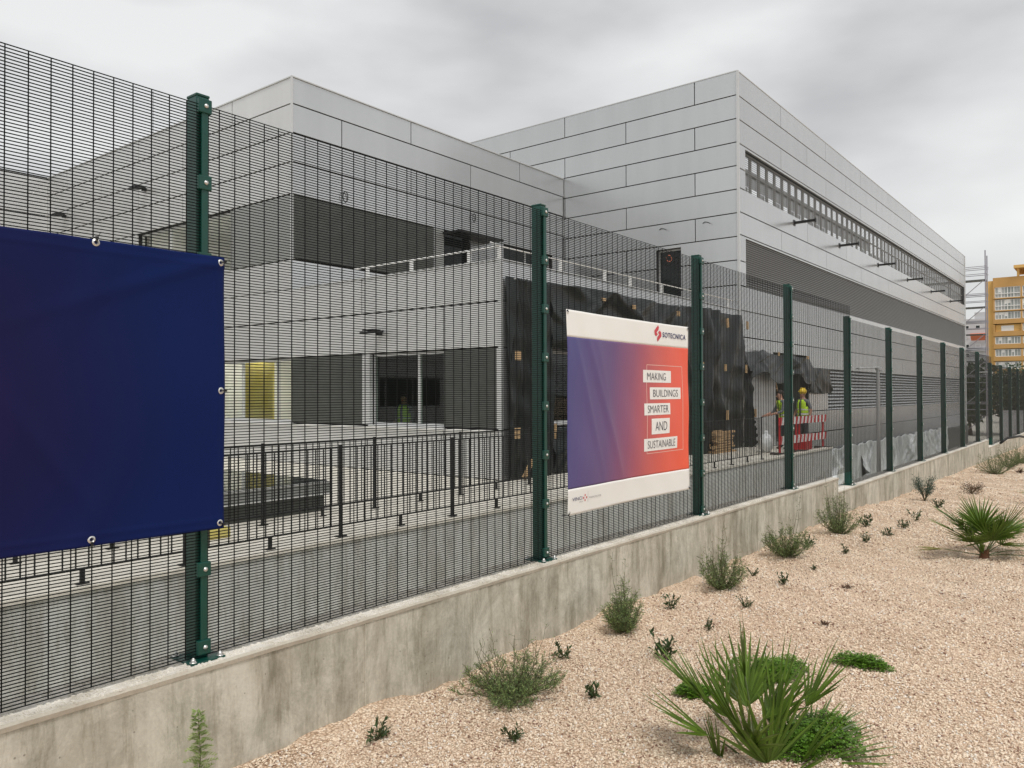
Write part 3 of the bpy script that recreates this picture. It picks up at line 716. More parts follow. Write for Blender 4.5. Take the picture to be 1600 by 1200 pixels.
# rear wing
Fr = mkface(XW, 30.3, math.pi, 0, -1)
facade(Fr, 36, [7.79, 7.15, 6.44, 5.72, 4.93, 3.32, 2.58, 1.80, .91, -.68, G], [2.1, 4.6], [(3, 9, 3.33, 4.92), (3, 9, -.66, .9), (14, 20, -.66, .9)], bl, 'clad2')
window(Fr, 3, 9, 3.33, 4.92, bl, (5, 7), 'glass_dark'); window(Fr, 3, 9, -.66, .9, bl, (5, 7), 'glass_dark'); window(Fr, 14, 20, -.66, .9, bl, (16, 18), 'glass_dark')
m = MB(); m.box(-36, .0, yl(30.28), yl(30.6), ZT-G+.002, ZT-G+.04); m.build('parapet_cap', M['black_metal'], bl)
m = MB(); m.tube([(1.9, yl(26.5), 7.5-G), (1.9, yl(26.5), 10.6-G)], .02, 6); m.build('lightning_rod', M['steel'], bl)
# terrace handrail
m = MB(); zr = 2.88-G
m.tube([(.12, 4.4, zr-.02), (.12, .15, zr)], .018, 8); m.tube([(-.15, .12, zr+.03), (.12, .12, zr), (11.6, .12, zr)], .018, 8)
for y in (3.93, 2.54, .9, .12): m.box(.09, .15, y-.03, y+.03, 2.60-G, zr)
for x in (2.2, 4.0, 5.2, 6.85, 9.0, 11.2): m.box(x-.03, x+.03, .09, .15, 2.60-G, zr)
m.build('handrail', M['white_steel'], bl)

# ------------------------------------------------------------ tall hall on the right
HR = R(-.25); HL = 42.2
hall = empty('panel_clad_building', (XR, YL, G), 'tall long hall in silver grey metal panels with louvre bands and rows of brackets', 'building', rz=HR)
def hf(x, y, ang, nx, ny): return Face((x, y, -G), ang).setn(nx, ny)
rows = [10.05 - .737*i for i in range(9)]      # 10.05 ... 4.15
rows_w = rows + [3.38, 2.58, 1.75, .96, .1, G]
Fhw = hf(0, 0, math.pi/2, -1, 0)
facade(Fhw, 26, rows_w, [1.44, 3.98], [(1.95, 2.85, 2.5, 4.78)], hall, 'clad')
window(Fhw, 1.95, 2.85, 2.5, 4.78, hall, (), 'glass_dark', .22, 'frame')
m = MB(); m.tube([(-.05-.03*math.sin(3*a), 2.35+.09*math.cos(a), 4.45-G+.11*math.sin(a)) for a in np.linspace(1.2, 7, 14)], .012, 6); m.build('cable', M['orange'], hall)
for (y, z) in ((2.72, 5.45), (1.18, 5.45)):
    m = MB(); m.tube([(0, y, z-G), (-.06, y-.10, z-G+.03), (-.10, y-.22, z-G-.01), (-.1, y-.3, z-G-.06)], .012, 6); m.build('cable', M['black_metal'], hall)
Fhs = hf(0, 0, 0, 0, -1)
rows_s = [10.05, 9.31, 8.57, 7.82, 7.05, 6.43, 5.68, 4.97, 4.15, 3.38, 2.6, 1.78, .96, .15, -.67, -1.5, -2.35, -3.9]
u0 = .60; DX0, DX1 = 2.95, 6.6            # doorway
sholes = [(u0, HL-.15, 6.43, 7.74), (u0, HL-.15, 3.38, 4.90), (9.0, HL-.6, -.67, .96), (DX0, DX1, G, 1.40)]
facade(Fhs, HL, rows_s, [3.83, .65+5.98], sholes, hall, 'clad', period=5.12, umin=0)
# upper open louvre band with the steel framing behind it
louvres(Fhs, u0, HL-.15, 6.43, 7.74, .068, .014, .014, hall, 'louvre_dark', -.03, 0, False)
m = MB(); rng = random.Random(4); x = u0
while x < HL-.3:
    Fhs.box(m, x, x+.20+rng.uniform(0, .07), -.20, -.17, 6.43, 7.74)
    if x > 18: Fhs.box(m, x+.43, x+.47, -.19, -.175, 6.43, 7.74)
    x += .74
for z, t_ in ((6.43, .07), (7.10, .06), (7.66, .08)): Fhs.box(m, u0, HL-.15, -.169, -.15, z, z+t_)
m.build('louvre_frame', M['louvre_frame'], hall)
x = u0
def infill(a_, b_, c_, d_, v_=-.22):
    q = MB(); Fhs.box(q, a_, b_, v_, v_+.015, c_, d_); q.build('infill_sheet', M['clad'], hall)
while x < HL-.8:
    if x < 16: infill(x+.14, x+.735, 6.74, 7.30)
    elif rng.random() < .12: infill(x+.14, x+.5, 6.5, 7.1)
    if x < 20 and rng.random() < .42: a = rng.uniform(0, .3); infill(x+.14+a, x+.735, 6.5, 6.71, -.235)
    x += .74

# closed louvre bands
louvres(Fhs, u0, HL-.15, 3.38, 4.90, .069, .010, .075, hall, 'louvre', -.045, .95)
louvres(Fhs, 9.0, HL-.6, -.67, .96, .135, .018, .14, hall, 'clad', -.06, .9)
m = MB()
for k in range(7):
    x = [5.15, 10.75, 17.1, 23.4, 29.8, 36.2, 41.0][k]
    if k < 6:
        q = MB(); Fhs.box(q, x-.06, x+.06, .0, .75, 6.14, 6.22); Fhs.box(q, x-.09, x+.09, 0, .02, 6.08, 6.28); Fhs.box(q, x-.045, x+.045, .74, .77, 6.10, 6.26)
        q.build('bracket', M['black_metal'], hall)
m = MB(); m.box(-.05, .02, -.05, .02, G-G, 10.05-G); m.build('corner_trim', M['frame'], hall)
m = MB(); m.box(HL-.01, HL+.05, -.04, .05, -3.9-G, 10.05-G); m.build('corner_trim', M['frame'], hall)
m = MB(); m.box(-.012, HL+.01, -.012, .2, 10.052-G, 10.08-G); m.box(-.012, .2, .2, 26, 10.052-G, 10.08-G); m.build('parapet_cap', M['frame'], hall)
m = MB(); m.box(HL-.25, HL, .31, 26, -3.9-G, 6.2-G); m.box(.3, HL-.26, 25.7, 26, G-G, 6.2-G); m.build('wall', M['clad'], hall)
m = MB(); m.box(.31, HL-.27, .32, 25.6, 6.05-G, 6.2-G); m.build('roof', M['yard'], hall)
# doorway recess
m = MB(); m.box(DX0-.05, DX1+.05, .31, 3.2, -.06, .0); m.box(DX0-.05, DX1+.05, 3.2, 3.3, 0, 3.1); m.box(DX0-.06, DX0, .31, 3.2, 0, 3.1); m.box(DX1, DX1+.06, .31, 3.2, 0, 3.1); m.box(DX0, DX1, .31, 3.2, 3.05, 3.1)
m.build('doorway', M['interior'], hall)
m = MB()
for i in range(24): m.box(.62+i*.096, .62+i*.096+.055, -.09, -.05, -.1, 2.33)
m.box(.6, 2.93, -.055, -.03, -.1, 2.34); m.build('corrugated_sheet', M['clad2'], hall)
# protective film over the foot of the hall
def cloth(name, pts_fn, nu, nv, mt, parent, thick=.004):
    m = MB()
    for i in range(nu+1):
        for j in range(nv+1): m.v.append(pts_fn(i/nu, j/nv))
    for i in range(nu):
        for j in range(nv): m.f.append((i*(nv+1)+j, (i+1)*(nv+1)+j, (i+1)*(nv+1)+j+1, i*(nv+1)+j+1)); m.mi.append(0)
    o = m.build(name, mt, parent, smooth=True); s = o.modifiers.new('solid', 'SOLIDIFY'); s.thickness = thick
    return o
def ridge(u, v, seed, n=14, w=.05, hgt=.09):
    rg = random.Random(seed); d = 0
    for k in range(int(n*1.15)):
        a = rg.random(); sl = rg.uniform(-.5, .5); ww = rg.uniform(.3, 1.2)*w; v0 = rg.uniform(-.2, 1.1); hh = hgt*rg.uniform(.3, 1)
        d += hh*math.exp(-((u-a-sl*(v-.5))/ww)**2)*math.exp(-((v-v0)/.6)**2)
    return d
def film_fn(seed, x0, x1, z0, z1, amp=.22):
    return lambda u, v: (x0+(x1-x0)*u, -.12-ridge(u, v, seed, 18, .035, amp)*(.3+.7*(1-v))-.05*math.sin(u*40+v*5)*.3, z0+(z1-z0)*v-G - .06*math.sin(u*9)*v*math.sin(u*23))
for k, (a, b) in enumerate(((6.7, 13.5), (13.3, 20.5), (20.3, 27.4), (27.2, 34))):
    o = cloth('plastic_film', film_fn(20+k, a, b, -3.9, -2.2), 150, 24, M['film'], hall)
m = MB(); m.box(34.1, HL, -.10, -.03, -3.9-G, -2.36-G); m.build('plinth', M['dark_clad'], hall)

# ------------------------------------------------------------ black tarpaulins on the lower storey
def tarp(name, label, x0, x1, z0, z1, y, seed, hang=.0, battens=(), amp=.10, nu=90, nv=70, rag=.05):
    root = empty(name, (x0, y, z0), label, 'tarpaulin', 'black tarpaulins nailed over the ground floor')
    w, hh = x1-x0, z1-z0; rg = random.Random(seed)
    def fn(u, v):
        d = ridge(u, v, seed, 16, .06, amp) + .02*math.sin(u*w*3+v*4)+.012*math.sin(v*hh*9+u*5)
        d += .5*amp*abs(math.sin(u*w*1.5))*(1-v)*.5
        zz = v*hh + rag*math.sin(u*w*2.1+seed)*(1-v) - rag*.8*abs(math.sin(u*w*1.3+1))*v
        return (u*w, -d - hang*(1-v), zz)
    cloth('sheet', fn, nu, nv, M['pvc_black'], root, .003)
    for (bx, bz, bw, bh, rot) in battens:
        m = MB(); c, s_ = math.cos(rot), math.sin(rot)
        m.obox((bx-x0, -amp*.9-.10, bz-z0), (bw/2*c, 0, bw/2*s_), (0, .02, 0), (-bh/2*s_, 0, bh/2*c)); m.build('batten', M['wood'], root)
    return root
tarp('tarpaulin', 'black tarpaulin covering the corner of the ground floor behind the second post', 11.62, 13.1, -1.72, 2.30, YL-.10, 1, battens=((11.74, .74, .14, .17, 0), (11.72, -.74, .14, .2, 0), (12.05, -1.45, .10, .42, -.7), (12.98, -.75, .05, .3, 0)))
tarp('tarpaulin', 'long black tarpaulin strip hanging from the terrace edge above the printed banner', 13.05, 19.2, .92, 2.34, YL-.12, 2, battens=((14.83, 2.1, .12, .08, 0), (16.19, 2.05, .1, .1, 0), (18.5, 2.08, .12, .13, 0)), nu=160, nv=40)
tarp('tarpaulin', 'black tarpaulin under the ground floor window, hidden by the printed banner', 13.1, 19.0, -1.62, -.66, YL-.09, 3, nu=120, nv=24)
tarp('tarpaulin', 'creased black tarpaulin with wooden battens, right of the printed banner', 19.0, 23.22, -1.66, 2.40, YL-.12, 4, battens=((21.54, 2.05, .13, .26, .15), (23.05, 2.08, .1, .24, 0), (19.85, .78, .1, .16, 0), (21.38, .75, .1, .2, 0), (22.95, .75, .1, .24, 0), (21.49, -.62, .1, .27, 0)), nu=130, nv=90, amp=.16)
tarp('tarpaulin', 'narrow black tarpaulin flap at the foot of the tall corner', 23.25, 23.9, -1.66, .9, YL-.15, 5, nu=24, nv=50, battens=((23.72, -.6, .08, .26, 0),))
tarp('tarpaulin', 'black tarpaulin awning sagging over the doorway of the hall', 23.3, 29.6, .50, 1.44, YL-.14, 6, hang=.25, battens=((25.9, 1.32, .1, .12, 0), (28.9, 1.30, .15, .12, 0)), nu=130, nv=40, amp=.09, rag=.18)
tarp('tarpaulin', 'small black tarpaulin square over the opening beside the doorway', 29.7, 32.3, -.0, .98, YL-.14, 8, nu=50, nv=30, amp=.04, rag=.02)
# roof-edge dark strip between tarp and terrace
# wooden pallets against the tarpaulin
pal = empty('wood_stack', (20.75, 8.75, POD), 'stack of pale timber boards lying in front of the creased tarpaulin', 'timber')
rng = random.Random(2); z = 0
for k in range(9):
    m = MB()
    for j in range(3 if k % 3 else 5):
        y0 = .12+j*(.2 if k % 3 == 0 else .3); x0 = rng.uniform(-.05, .08)
        m.obox((x0, y0, z+.035), (.62+rng.uniform(-.08, .1), rng.uniform(-.03, .03), rng.uniform(-.01, .01)), (0, .07, 0), (0, 0, .028))
    m.build('board', M['wood'], pal); z += .068
# ------------------------------------------------------------ railings
def railing(label, y, x0, x1, zb, first_off):
    root = empty('railing', (x0, y, zb), label, 'railing', None); n = int(round((x1-x0)/1.93)); s = (x1-x0)/n
    pm = MB(); pm.box(-.022, .022, -.010, .010, .0, 1.04); pm.box(-.06, .06, -.04, .04, 0, .012)
    p0 = pm.build('post', M['black_metal'], root)
    for k in range(1, n+1): q = p0.copy(); col.objects.link(q); q.location = (k*s, 0, 0)
    im = MB(); im.box(.022, s-.022, -.012, .012, 1.002, 1.02); im.box(.022, s-.022, -.012, .012, .12, .138)
    nb = 17
    for i in range(1, nb): x = .03+(s-.06)*i/nb; im.box(x-.0055, x+.0055, -.005, .005, .14, 1.0)
    im.box(s/2-.02, s/2+.02, -.01, .01, 0, .12); im.box(s/2-.05, s/2+.05, -.03, .03, 0, .01)
    i0 = im.build('infill_panel', M['black_metal'], root)
    for k in range(1, n): q = i0.copy(); col.objects.link(q); q.location = (k*s, 0, 0)
railing('black steel railing along the top of the rendered retaining wall', 7.03, .31-3.86, 18.8+.0, -1.608, 0)
railing('second black steel railing, standing further back in front of the building', 8.6, -1.66, 11.4, POD, 0)

# ------------------------------------------------------------ low skylight box
sk = empty('skylight', (4.6, 10.8, POD), 'low dark rooflight box with pale metal rim behind the black railings', 'skylight')
m = MB(); m.box(-2.6, 2.5, -1.75, 3.2, 0, .22); m.build('base', M['dark_clad'], sk)
m = MB(); m.box(-2.7, 2.58, -1.83, 3.3, .222, .41); bevel(m.build('rim', M['mid_clad'], sk), .01)
m = MB(); m.box(-2.66, 2.54, -1.79, 3.26, .412, .43); m.build('glazing', M['glass_dark'], sk)
m = MB()
for z in (.23, .405): m.box(-2.7, 2.59, -1.85, -1.832, z, z+.02)
m.build('edge_trim', M['white_steel'], sk)
yb = empty('foam_block', (4.95, 8.3, POD), 'small yellow block lying on the pale walkway by the rooflight', 'block')
m = MB(); m.box(-.14, .16, -.1, .1, 0, .12); m.box(-.1, .05, -.08, .09, .121, .16); bevel(m.build('block', M['yellow_board'], yb), .02)

# ------------------------------------------------------------ lamp posts
def lamp(label, x, y, zb, hgt, ang):
    root = empty('street_lamp', (x, y, zb), label, 'street lamp', 'street lamps behind the fence')
    m = MB(); m.tube([(0, 0, 0), (0, 0, hgt)], [.075, .05], 14); m.tube([(0, 0, 0), (0, 0, .02)], .16, 14); m.tube([(0, 0, .02), (0, 0, .6)], .085, 14); m.build('pole', M['steel'], root, smooth=False)
    c, s_ = math.cos(ang), math.sin(ang)
    m = MB()
    m.obox((-.35*c, -.35*s_, hgt+.06), (.33*c, .33*s_, .015), (-.10*s_, .10*c, 0), (0, 0, .03)); m.obox((.03*c, .03*s_, hgt+.03), (.09*c, .09*s_, -.03), (-.07*s_, .07*c, 0), (0, 0, .06))
    bevel(m.build('lamp_head', M['frame'], root), .02)
lamp('grey street lamp with flat head behind the fence, nearest the doorway', 26.93, 6.25, -3.9, 4.65, -.85)
lamp('far grey street lamp behind the fence beside the scaffold', 50.5, 5.9, -3.9, 5.0, -.85)

# ------------------------------------------------------------ traffic barriers
def barrier(x, y, w, rz, label, seed):
    root = empty('barrier', (x, y, POD), label, 'barrier', 'red and white barriers in front of the doorway', rz)
    for z in (.28, .80):
        m = MB(); n = int(w/.14)
        for k in range(n):
            a, b = k*w/n, (k+1)*w/n
            sk_ = .03
            m.v += [(a-sk_, -.015, z), (b-sk_, -.015, z), (b+sk_, -.015, z+.21), (a+sk_, -.015, z+.21), (a-sk_, .015, z), (b-sk_, .015, z), (b+sk_, .015, z+.21), (a+sk_, .015, z+.21)]
            o = len(m.v)-8
            for q in ((0,1,2,3),(7,6,5,4),(0,4,5,1),(3,2,6,7),(1,5,6,2),(0,3,7,4)): m.f.append(tuple(o+i for i in q)); m.mi.append(k % 2)
        m.build('rail', [M['red'], M['white']], root)
    for xx in (.12, w-.12):
        m = MB(); m.box(xx-.025, xx+.025, .018, .06, .05, 1.0); m.build('upright', M['red'], root)
    for xx in (.12, w-.12):
        m = MB(); m.box(xx-.10, xx+.10, -.2, .28, 0, .06); bevel(m.build('foot', M['rubble'], root), .015)
barrier(20.75, 7.27, 1.45, -.03, 'red and white striped barrier beside the railing end, left of the fourth post', 1)
barrier(22.25, 7.24, 2.1, -.05, 'red and white striped barrier in front of the yellow helmeted worker', 2)
bg = empty('rubble_bag', (21.6, 7.95, POD), 'white builder sack standing behind the left barrier', 'sack')
m = MB(); m.ball((0, 0, .26), .24, .2, .28, 14, 10); m.ball((.05, .02, .54), .08, .07, .08, 10, 6); o = m.build('sack', M['film'], bg, smooth=True)
rd = empty('plastic_box', (23.35, 7.52, POD), 'red plastic box on the ground behind the right barrier', 'box')
m = MB(); m.box(-.3, .3, -.2, .2, 0, .34); m.box(-.32, .32, -.22, .22, .35, .4); bevel(m.build('box', M['red'], rd), .02)

# ladder in the doorway
ld = empty('ladder', (26.4, 9.0, POD), 'wooden ladder leaning in the doorway of the hall', 'ladder')
m = MB()
for s_ in (-.2, .2): m.obox((s_, .25, 1.15), (.03, 0, 0), (0, .02, 0), (0, .25, 1.15))
for k in range(8): z = .2+k*.27; m.obox((0, .25*(z/1.15), z), (.2, 0, 0), (0, .02, 0), (0, 0, .02))
m.build('ladder_frame', M['wood'], ld)

# ------------------------------------------------------------ people
def skin(name, pts, edges, radii, mats, parent, matfn=None, sub=2, root=0):
    me = bpy.data.meshes.new(name); me.from_pydata(pts, edges, []); o = bpy.data.objects.new(name, me); col.objects.link(o); o.parent = parent
    sm = o.modifiers.new('skin', 'SKIN'); sm.use_smooth_shade = True
    for i, rr in enumerate(radii): me.skin_vertices[0].data[i].radius = rr if hasattr(rr, '__len__') else (rr, rr)
    me.skin_vertices[0].data[root].use_root = True
    su = o.modifiers.new('sub', 'SUBSURF'); su.levels = sub; su.render_levels = sub
    dg = bpy.context.evaluated_depsgraph_get(); nm = bpy.data.meshes.new_from_object(o.evaluated_get(dg))
    o.modifiers.clear(); o.data = nm; nm.materials.clear()
    for q in mats: nm.materials.append(q)
    if matfn:
        for pl in nm.polygons: pl.material_index = matfn(pl.center)
    nm.polygons.foreach_set('use_smooth', [True]*len(nm.polygons))
    return o
def person(label, loc, rz, pose, helmet, hgt=1.75):
    root = empty('person', loc, label, 'person', None, rz); k = hgt/1.75
    # faces local -Y; pose gives hand targets (left, right), stride
    P = []; E = []; Rd = []
    def add(p_, r_, par=None):
        P.append((p_[0]*k, p_[1]*k, p_[2]*k)); Rd.append((r_[0]*k, r_[1]*k) if hasattr(r_, '__len__') else (r_*k, r_*k))
        if par is not None: E.append((par, len(P)-1))
        return len(P)-1
    lean = pose.get('lean', 0)
    pel = add((0, 0, .95), (.155, .11))
    w = add((0, -.2*lean, 1.1), (.14, .10), pel); c = add((0, -.55*lean, 1.30), (.165, .115), w); c2 = add((0, -.8*lean, 1.42), (.13, .09), c)
    nk = add((0, -.95*lean-.005, 1.50), .052, c2); hd = add((0, -1.05*lean-.015, 1.58), (.068, .08), nk); h2 = add((0, -1.05*lean-.01, 1.66), (.074, .088), hd); h3 = add((0, -1.05*lean, 1.715), (.05, .06), h2)
    nose = add((0, -1.05*lean-.105, 1.60), .014, hd)
    for s_, (st, hand) in ((-1, pose['l']), (1, pose['r'])):
        hip = add((s_*.095, .0, .90), .095, pel); kn = add((s_*.11, -st*.5-.02, .50), .062, hip); an = add((s_*.12, -st, .10), .042, kn)
        add((s_*.13, -st-.06, .045), (.045, .035), an); add((s_*.135, -st-.16, .035), (.038, .026), len(P)-1)
        sh_ = add((s_*.19, -.72*lean, 1.40), .060, c2); el = Vector(hand[0]); ha = Vector(hand[1])
        e_ = add((s_*el.x, el.y, el.z), .043, sh_); wr = add((s_*ha.x, ha.y, ha.z), .030, e_)
        d = (ha-el).normalized(); pm = ha+d*.06; pl_ = add((s_*pm.x, pm.y, pm.z), (.036, .022), wr)
        side = d.cross(Vector((0, 1, .3))).normalized()
        for f_, ln in ((-1.5, .060), (-.5, .075), (.5, .072), (1.5, .055)):
            a = pm+d*.03+side*f_*.017; b = a+d*ln*.55; cc = b+d*ln*.45+Vector((0, -.012, -.012))
            i1 = add((s_*a.x, a.y, a.z), .0095, pl_); i2 = add((s_*b.x, b.y, b.z), .009, i1); add((s_*cc.x, cc.y, cc.z), .0075, i2)
        a = ha+d*.025+side*.035; b = a+side*.02+d*.035; i1 = add((s_*a.x, a.y, a.z), .011, wr); add((s_*b.x, b.y, b.z), .009, i1)
    def mf(cn):
        z = cn.z/k; x = abs(cn.x/k)
        if z > 1.475 and x < .12: return 0
        if z < .09: return 3
        if z < .97 and x < .24: return 2
        for hand in (pose['l'], pose['r']):
            ha = Vector(hand[1][1]); el = Vector(hand[1][0])
            q = Vector((abs(cn.x)/k, cn.y/k, cn.z/k))
            if (q-ha).length < .17 and (q-ha).length < (q-el).length: return 0
            if pose.get('bare') and (q-el).length < .27 and q.z < el.z+.03 and x > .2: return 0
        return 1
    skin('body', P, E, Rd, [M['skin'], M['shirt'], M['trousers'], M['boot']], root, mf)
    # vest: two front panels and a back, open at the front
    m = MB(); n = 28
    ringz = [(.93, .175, .135, 0), (1.1, .165, .125, .2), (1.25, .182, .135, .42), (1.36, .175, .13, .65), (1.45, .12, .10, .85)]
    for (z, rx, ry, lf) in ringz:
        for i in range(n+1):
            a = -math.pi/2+.22+(2*math.pi-.44)*i/n
            m.v.append((rx*k*math.cos(a), (ry*math.sin(a)-lf*lean)*k, z*k))
    for j in range(len(ringz)-1):
        for i in range(n):
            a = -math.pi/2+.22+(2*math.pi-.44)*(i+.5)/n
            if j == 2 and abs(math.cos(a)) > .86: continue
            if j == 3 and abs(math.cos(a)) > .97: continue
            b = j*(n+1)+i; m.f.append((b, b+1, b+n+2, b+n+1)); m.mi.append(0)
    v_ = m.build('vest', M['hivis'], root, smooth=True); s = v_.modifiers.new('s', 'SOLIDIFY'); s.thickness = .012; s.offset = 1
    m = MB()
    for z, rx, ry, lf in ((1.02, .186, .147, .1), (1.16, .184, .143, .28)):
        for i in range(n):
            pts = []
            for (ii, dz) in ((i, -.025), (i+1, -.025), (i+1, .025), (i, .025)):
                a = -math.pi/2+.24+(2*math.pi-.48)*ii/n; pts.append((rx*k*math.cos(a), (ry*math.sin(a)-lf*lean)*k, (z+dz)*k))
            m.face(pts)
    m.build('reflective_band', M['reflective'], v_)
    hy = -1.05*lean
    if helmet:
        m = MB(); m.ball((0, hy*k, 1.70*k), .108*k, .13*k, .10*k, 18, 10); m.tube([(0, hy*k-.03, 1.69*k), (0, hy*k-.03, 1.702*k)], [.125*k, .118*k], 18)
        m.box(-.012, .012, hy*k-.1, hy*k+.1, 1.78*k, 1.812*k); m.build('helmet', M['yellow'], root, smooth=True)
    else:
        m = MB(); m.ball((0, (hy+.015)*k, 1.685*k), .085*k, .102*k, .085*k, 14, 8); m.ball((0, (hy+.06)*k, 1.63*k), .07*k, .05*k, .06*k, 12, 6); m.build('hair', M['hair'], root, smooth=True)
    m = MB()
    for s_ in (-1, 1): m.ball((s_*.03*k, (hy-.088)*k, 1.635*k), .011, .007, .007, 8, 6); 
    m.build('eyes', M['hair'], root); m = MB(); m.ball((0, (hy-.088)*k, 1.565*k), .024, .006, .006, 8, 6); m.build('mouth', M['red'], root)
    m = MB()
    for s_ in (-1, 1): m.ball((s_*.078*k, hy*k+.0, 1.615*k), .010, .018, .03, 8, 6)
    m.build('ears', M['skin'], root, smooth=True)
    return root
pz = POD
person('person in yellow helmet, grey shirt and hi-vis vest standing behind the barrier', (24.15, 7.74, pz), R(-112), {'l': (.02, ((.25, .03, 1.14), (.27, -.10, .92))), 'r': (-.06, ((.26, .05, 1.15), (.25, -.02, .90))), 'bare': 1}, True, 1.76)
person('bareheaded person in hi-vis vest leaning to the left behind the fourth post', (23.16, 7.95, pz), R(-138), {'lean': .14, 'l': (.05, ((.27, -.22, 1.12), (.22, -.48, 1.02))), 'r': (-.05, ((.27, -.20, 1.12), (.20, -.47, 1.05)))}, False, 1.74)
person('person in a yellow hi-vis vest seen through the ground floor window', (12.55, 13.05, POD+.03), R(-78), {'l': (.02, ((.25, .02, 1.14), (.22, -.16, .98))), 'r': (0, ((.25, .02, 1.14), (.22, -.16, .98)))}, False, 1.66)

# ------------------------------------------------------------ scaffold
sc_ = empty('scaffold', (69.6, 8.4, -3.9), 'tall grey tube scaffold at the far end of the hall', 'scaffold')
for y in np.arange(0, 13, 2.5):
    for x in (0, .95):
        m = MB(); m.tube([(x, y, 0), (x, y, 14.9 if x == 0 else 14.6)], .045, 8); m.build('standard', M['purple_steel'], sc_)
m = MB(); dk = MB(); br = MB()
for k, z in enumerate((2.1, 4.2, 6.3, 8.4, 10.5, 12.6)):
    dk.box(-.02, .97, 0, 12.4, z, z+.07)
    for zz in (z+.5, z+.95, z+1.08):
        for x in (0, .95): m.tube([(x, -.1, zz), (x, 12.5, zz)], .026, 6)
    for y in np.arange(0, 13, 2.5): m.tube([(0, y, z-.04), (.95, y, z-.04)], .03, 6)
    a = 0 if k % 2 else 0
    br.tube([(-.02, .1, z), (-.02, 2.4, z-2.05)], .03, 6)
m.build('ledger', M['purple_steel'], sc_); dk.build('deck', M['louvre_dark'], sc_); br.build('brace', M['purple_steel'], sc_)

# ------------------------------------------------------------ far buildings
yb_ = empty('apartment_building', (221.6, 25.2, -8), 'tall ochre yellow apartment block with white glazed balconies at the right edge', 'building')
top = 28.0+8
def ab(m, x0, x1, y0, y1, z0, z1, mi=0): m.box(x0, x1, y0, y1, z0, z1, mi)
m = MB(); ab(m, .6, 14, -44, 0, 0, top); ab(m, 0, .6, -44, 0, top-2.2, top)
nfl = 11
fz = []                     # floors: band, window
for i in range(nfl):
    zt = top-2.2-.15-3.02*i; fz.append(zt)
for i, zt in enumerate(fz):
    hgt = 2.6 if i < 2 else 1.75
    ab(m, 0, .6, -44, 0, zt-3.02+.0 if i < nfl-1 else 0, zt-hgt) if zt-hgt > zt-3.02 else None
    for (ya, yc) in ((-.35, 0), (-6.0, -5.65), (-12.4, -12.1), (-18.4, -18.0), (-24.4, -24.0), (-44, -30)): ab(m, .0, .6, ya, yc, zt-hgt, zt)
    ab(m, .0, .6, -44, 0, zt, zt+.15)
m.build('wall', M['plaster_brown'], yb_)
m = MB(); m.box(.9, 14, .002, 1.6, 0, top-.6); m.build('side_wall', M['plaster_yellow'], yb_)
for i, zt in enumerate(fz):
    hgt = 2.6 if i < 2 else 1.75
    for (a, b) in ((-5.6, -.4), (-12.05, -6.05), (-17.95, -12.45), (-24, -18.45)):
        if i == 3 and a == -5.6:
            m = MB(); m.box(.5, .55, a, b, zt-1.75, zt); m.build('balcony', M['plaster_yellow'], yb_)
            m = MB(); m.box(.45, .49, a+1.4, a+4, zt-1.6, zt-.3); m.build('window', M['white'], yb_); continue
        m = MB(); w = b-a; n = 4 if w < 5.4 else 5
        m.box(.12, .24, a, b, zt-.12, zt-.0); m.box(.12, .24, a, b, zt-hgt, zt-hgt+.12)
        if i < 2: m.box(.10, .26, a, b, zt-1.65, zt-1.5)
        for k in range(n*2+1):
            t_ = .08 if k % 2 == 0 else .035; y = a+w*k/(2*n); m.box(.13, .23, y-t_, y+t_, zt-hgt+.12, zt-.12)
        wn = m.build('window', M['white'], yb_)
        m = MB(); m.box(.26, .30, a, b, zt-hgt, zt); m.build('pane', M['glass_far'] if 'glass_far' in M else M.setdefault('glass_far', mat('glass_far', (.26, .29, .28), .12, noise=(.7, (.42, .43, .42), .45, .55), streak=(1, 2.5, .01))), wn)
        rg = random.Random(i*7+int(-a))
        m = MB()
        for k in range(n*2):
            if rg.random() < .4:
                y = a+w*k/(2*n); m.box(.25, .258, y+.08, y+w/(2*n)-.06, zt-hgt*rg.uniform(.35, .6), zt-.1)
        if m.v: m.build('blind', M['white'], wn)
m = MB(); m.box(-.9, 13, -30, -4.4, top+1.9, top+2.6); 
for y in (-5.2, -9, -13, -20): m.box(.2, .7, y-.25, y+.25, top, top+1.9)
m.box(5, 13, -28, -9, top, top+1.9); m.build('penthouse', M['plaster_yellow'], yb_)
for (y, hh, w) in ((-7.6, 4.3, 1.2), (-12.4, 5.2, 1.2), (-19, 4.6, 1.4)):
    m = MB(); m.box(2, 4, y-w, y+w, top+2.6, top+2.6+hh*.55); m.box(2.5, 3.5, y-.45, y+.25, top+2.6+hh*.55, top+2.6+hh); m.box(2.3, 3.7, y-.6, y+.4, top+2.6+hh, top+2.75+hh); m.build('chimney', M['plaster_yellow'], yb_)

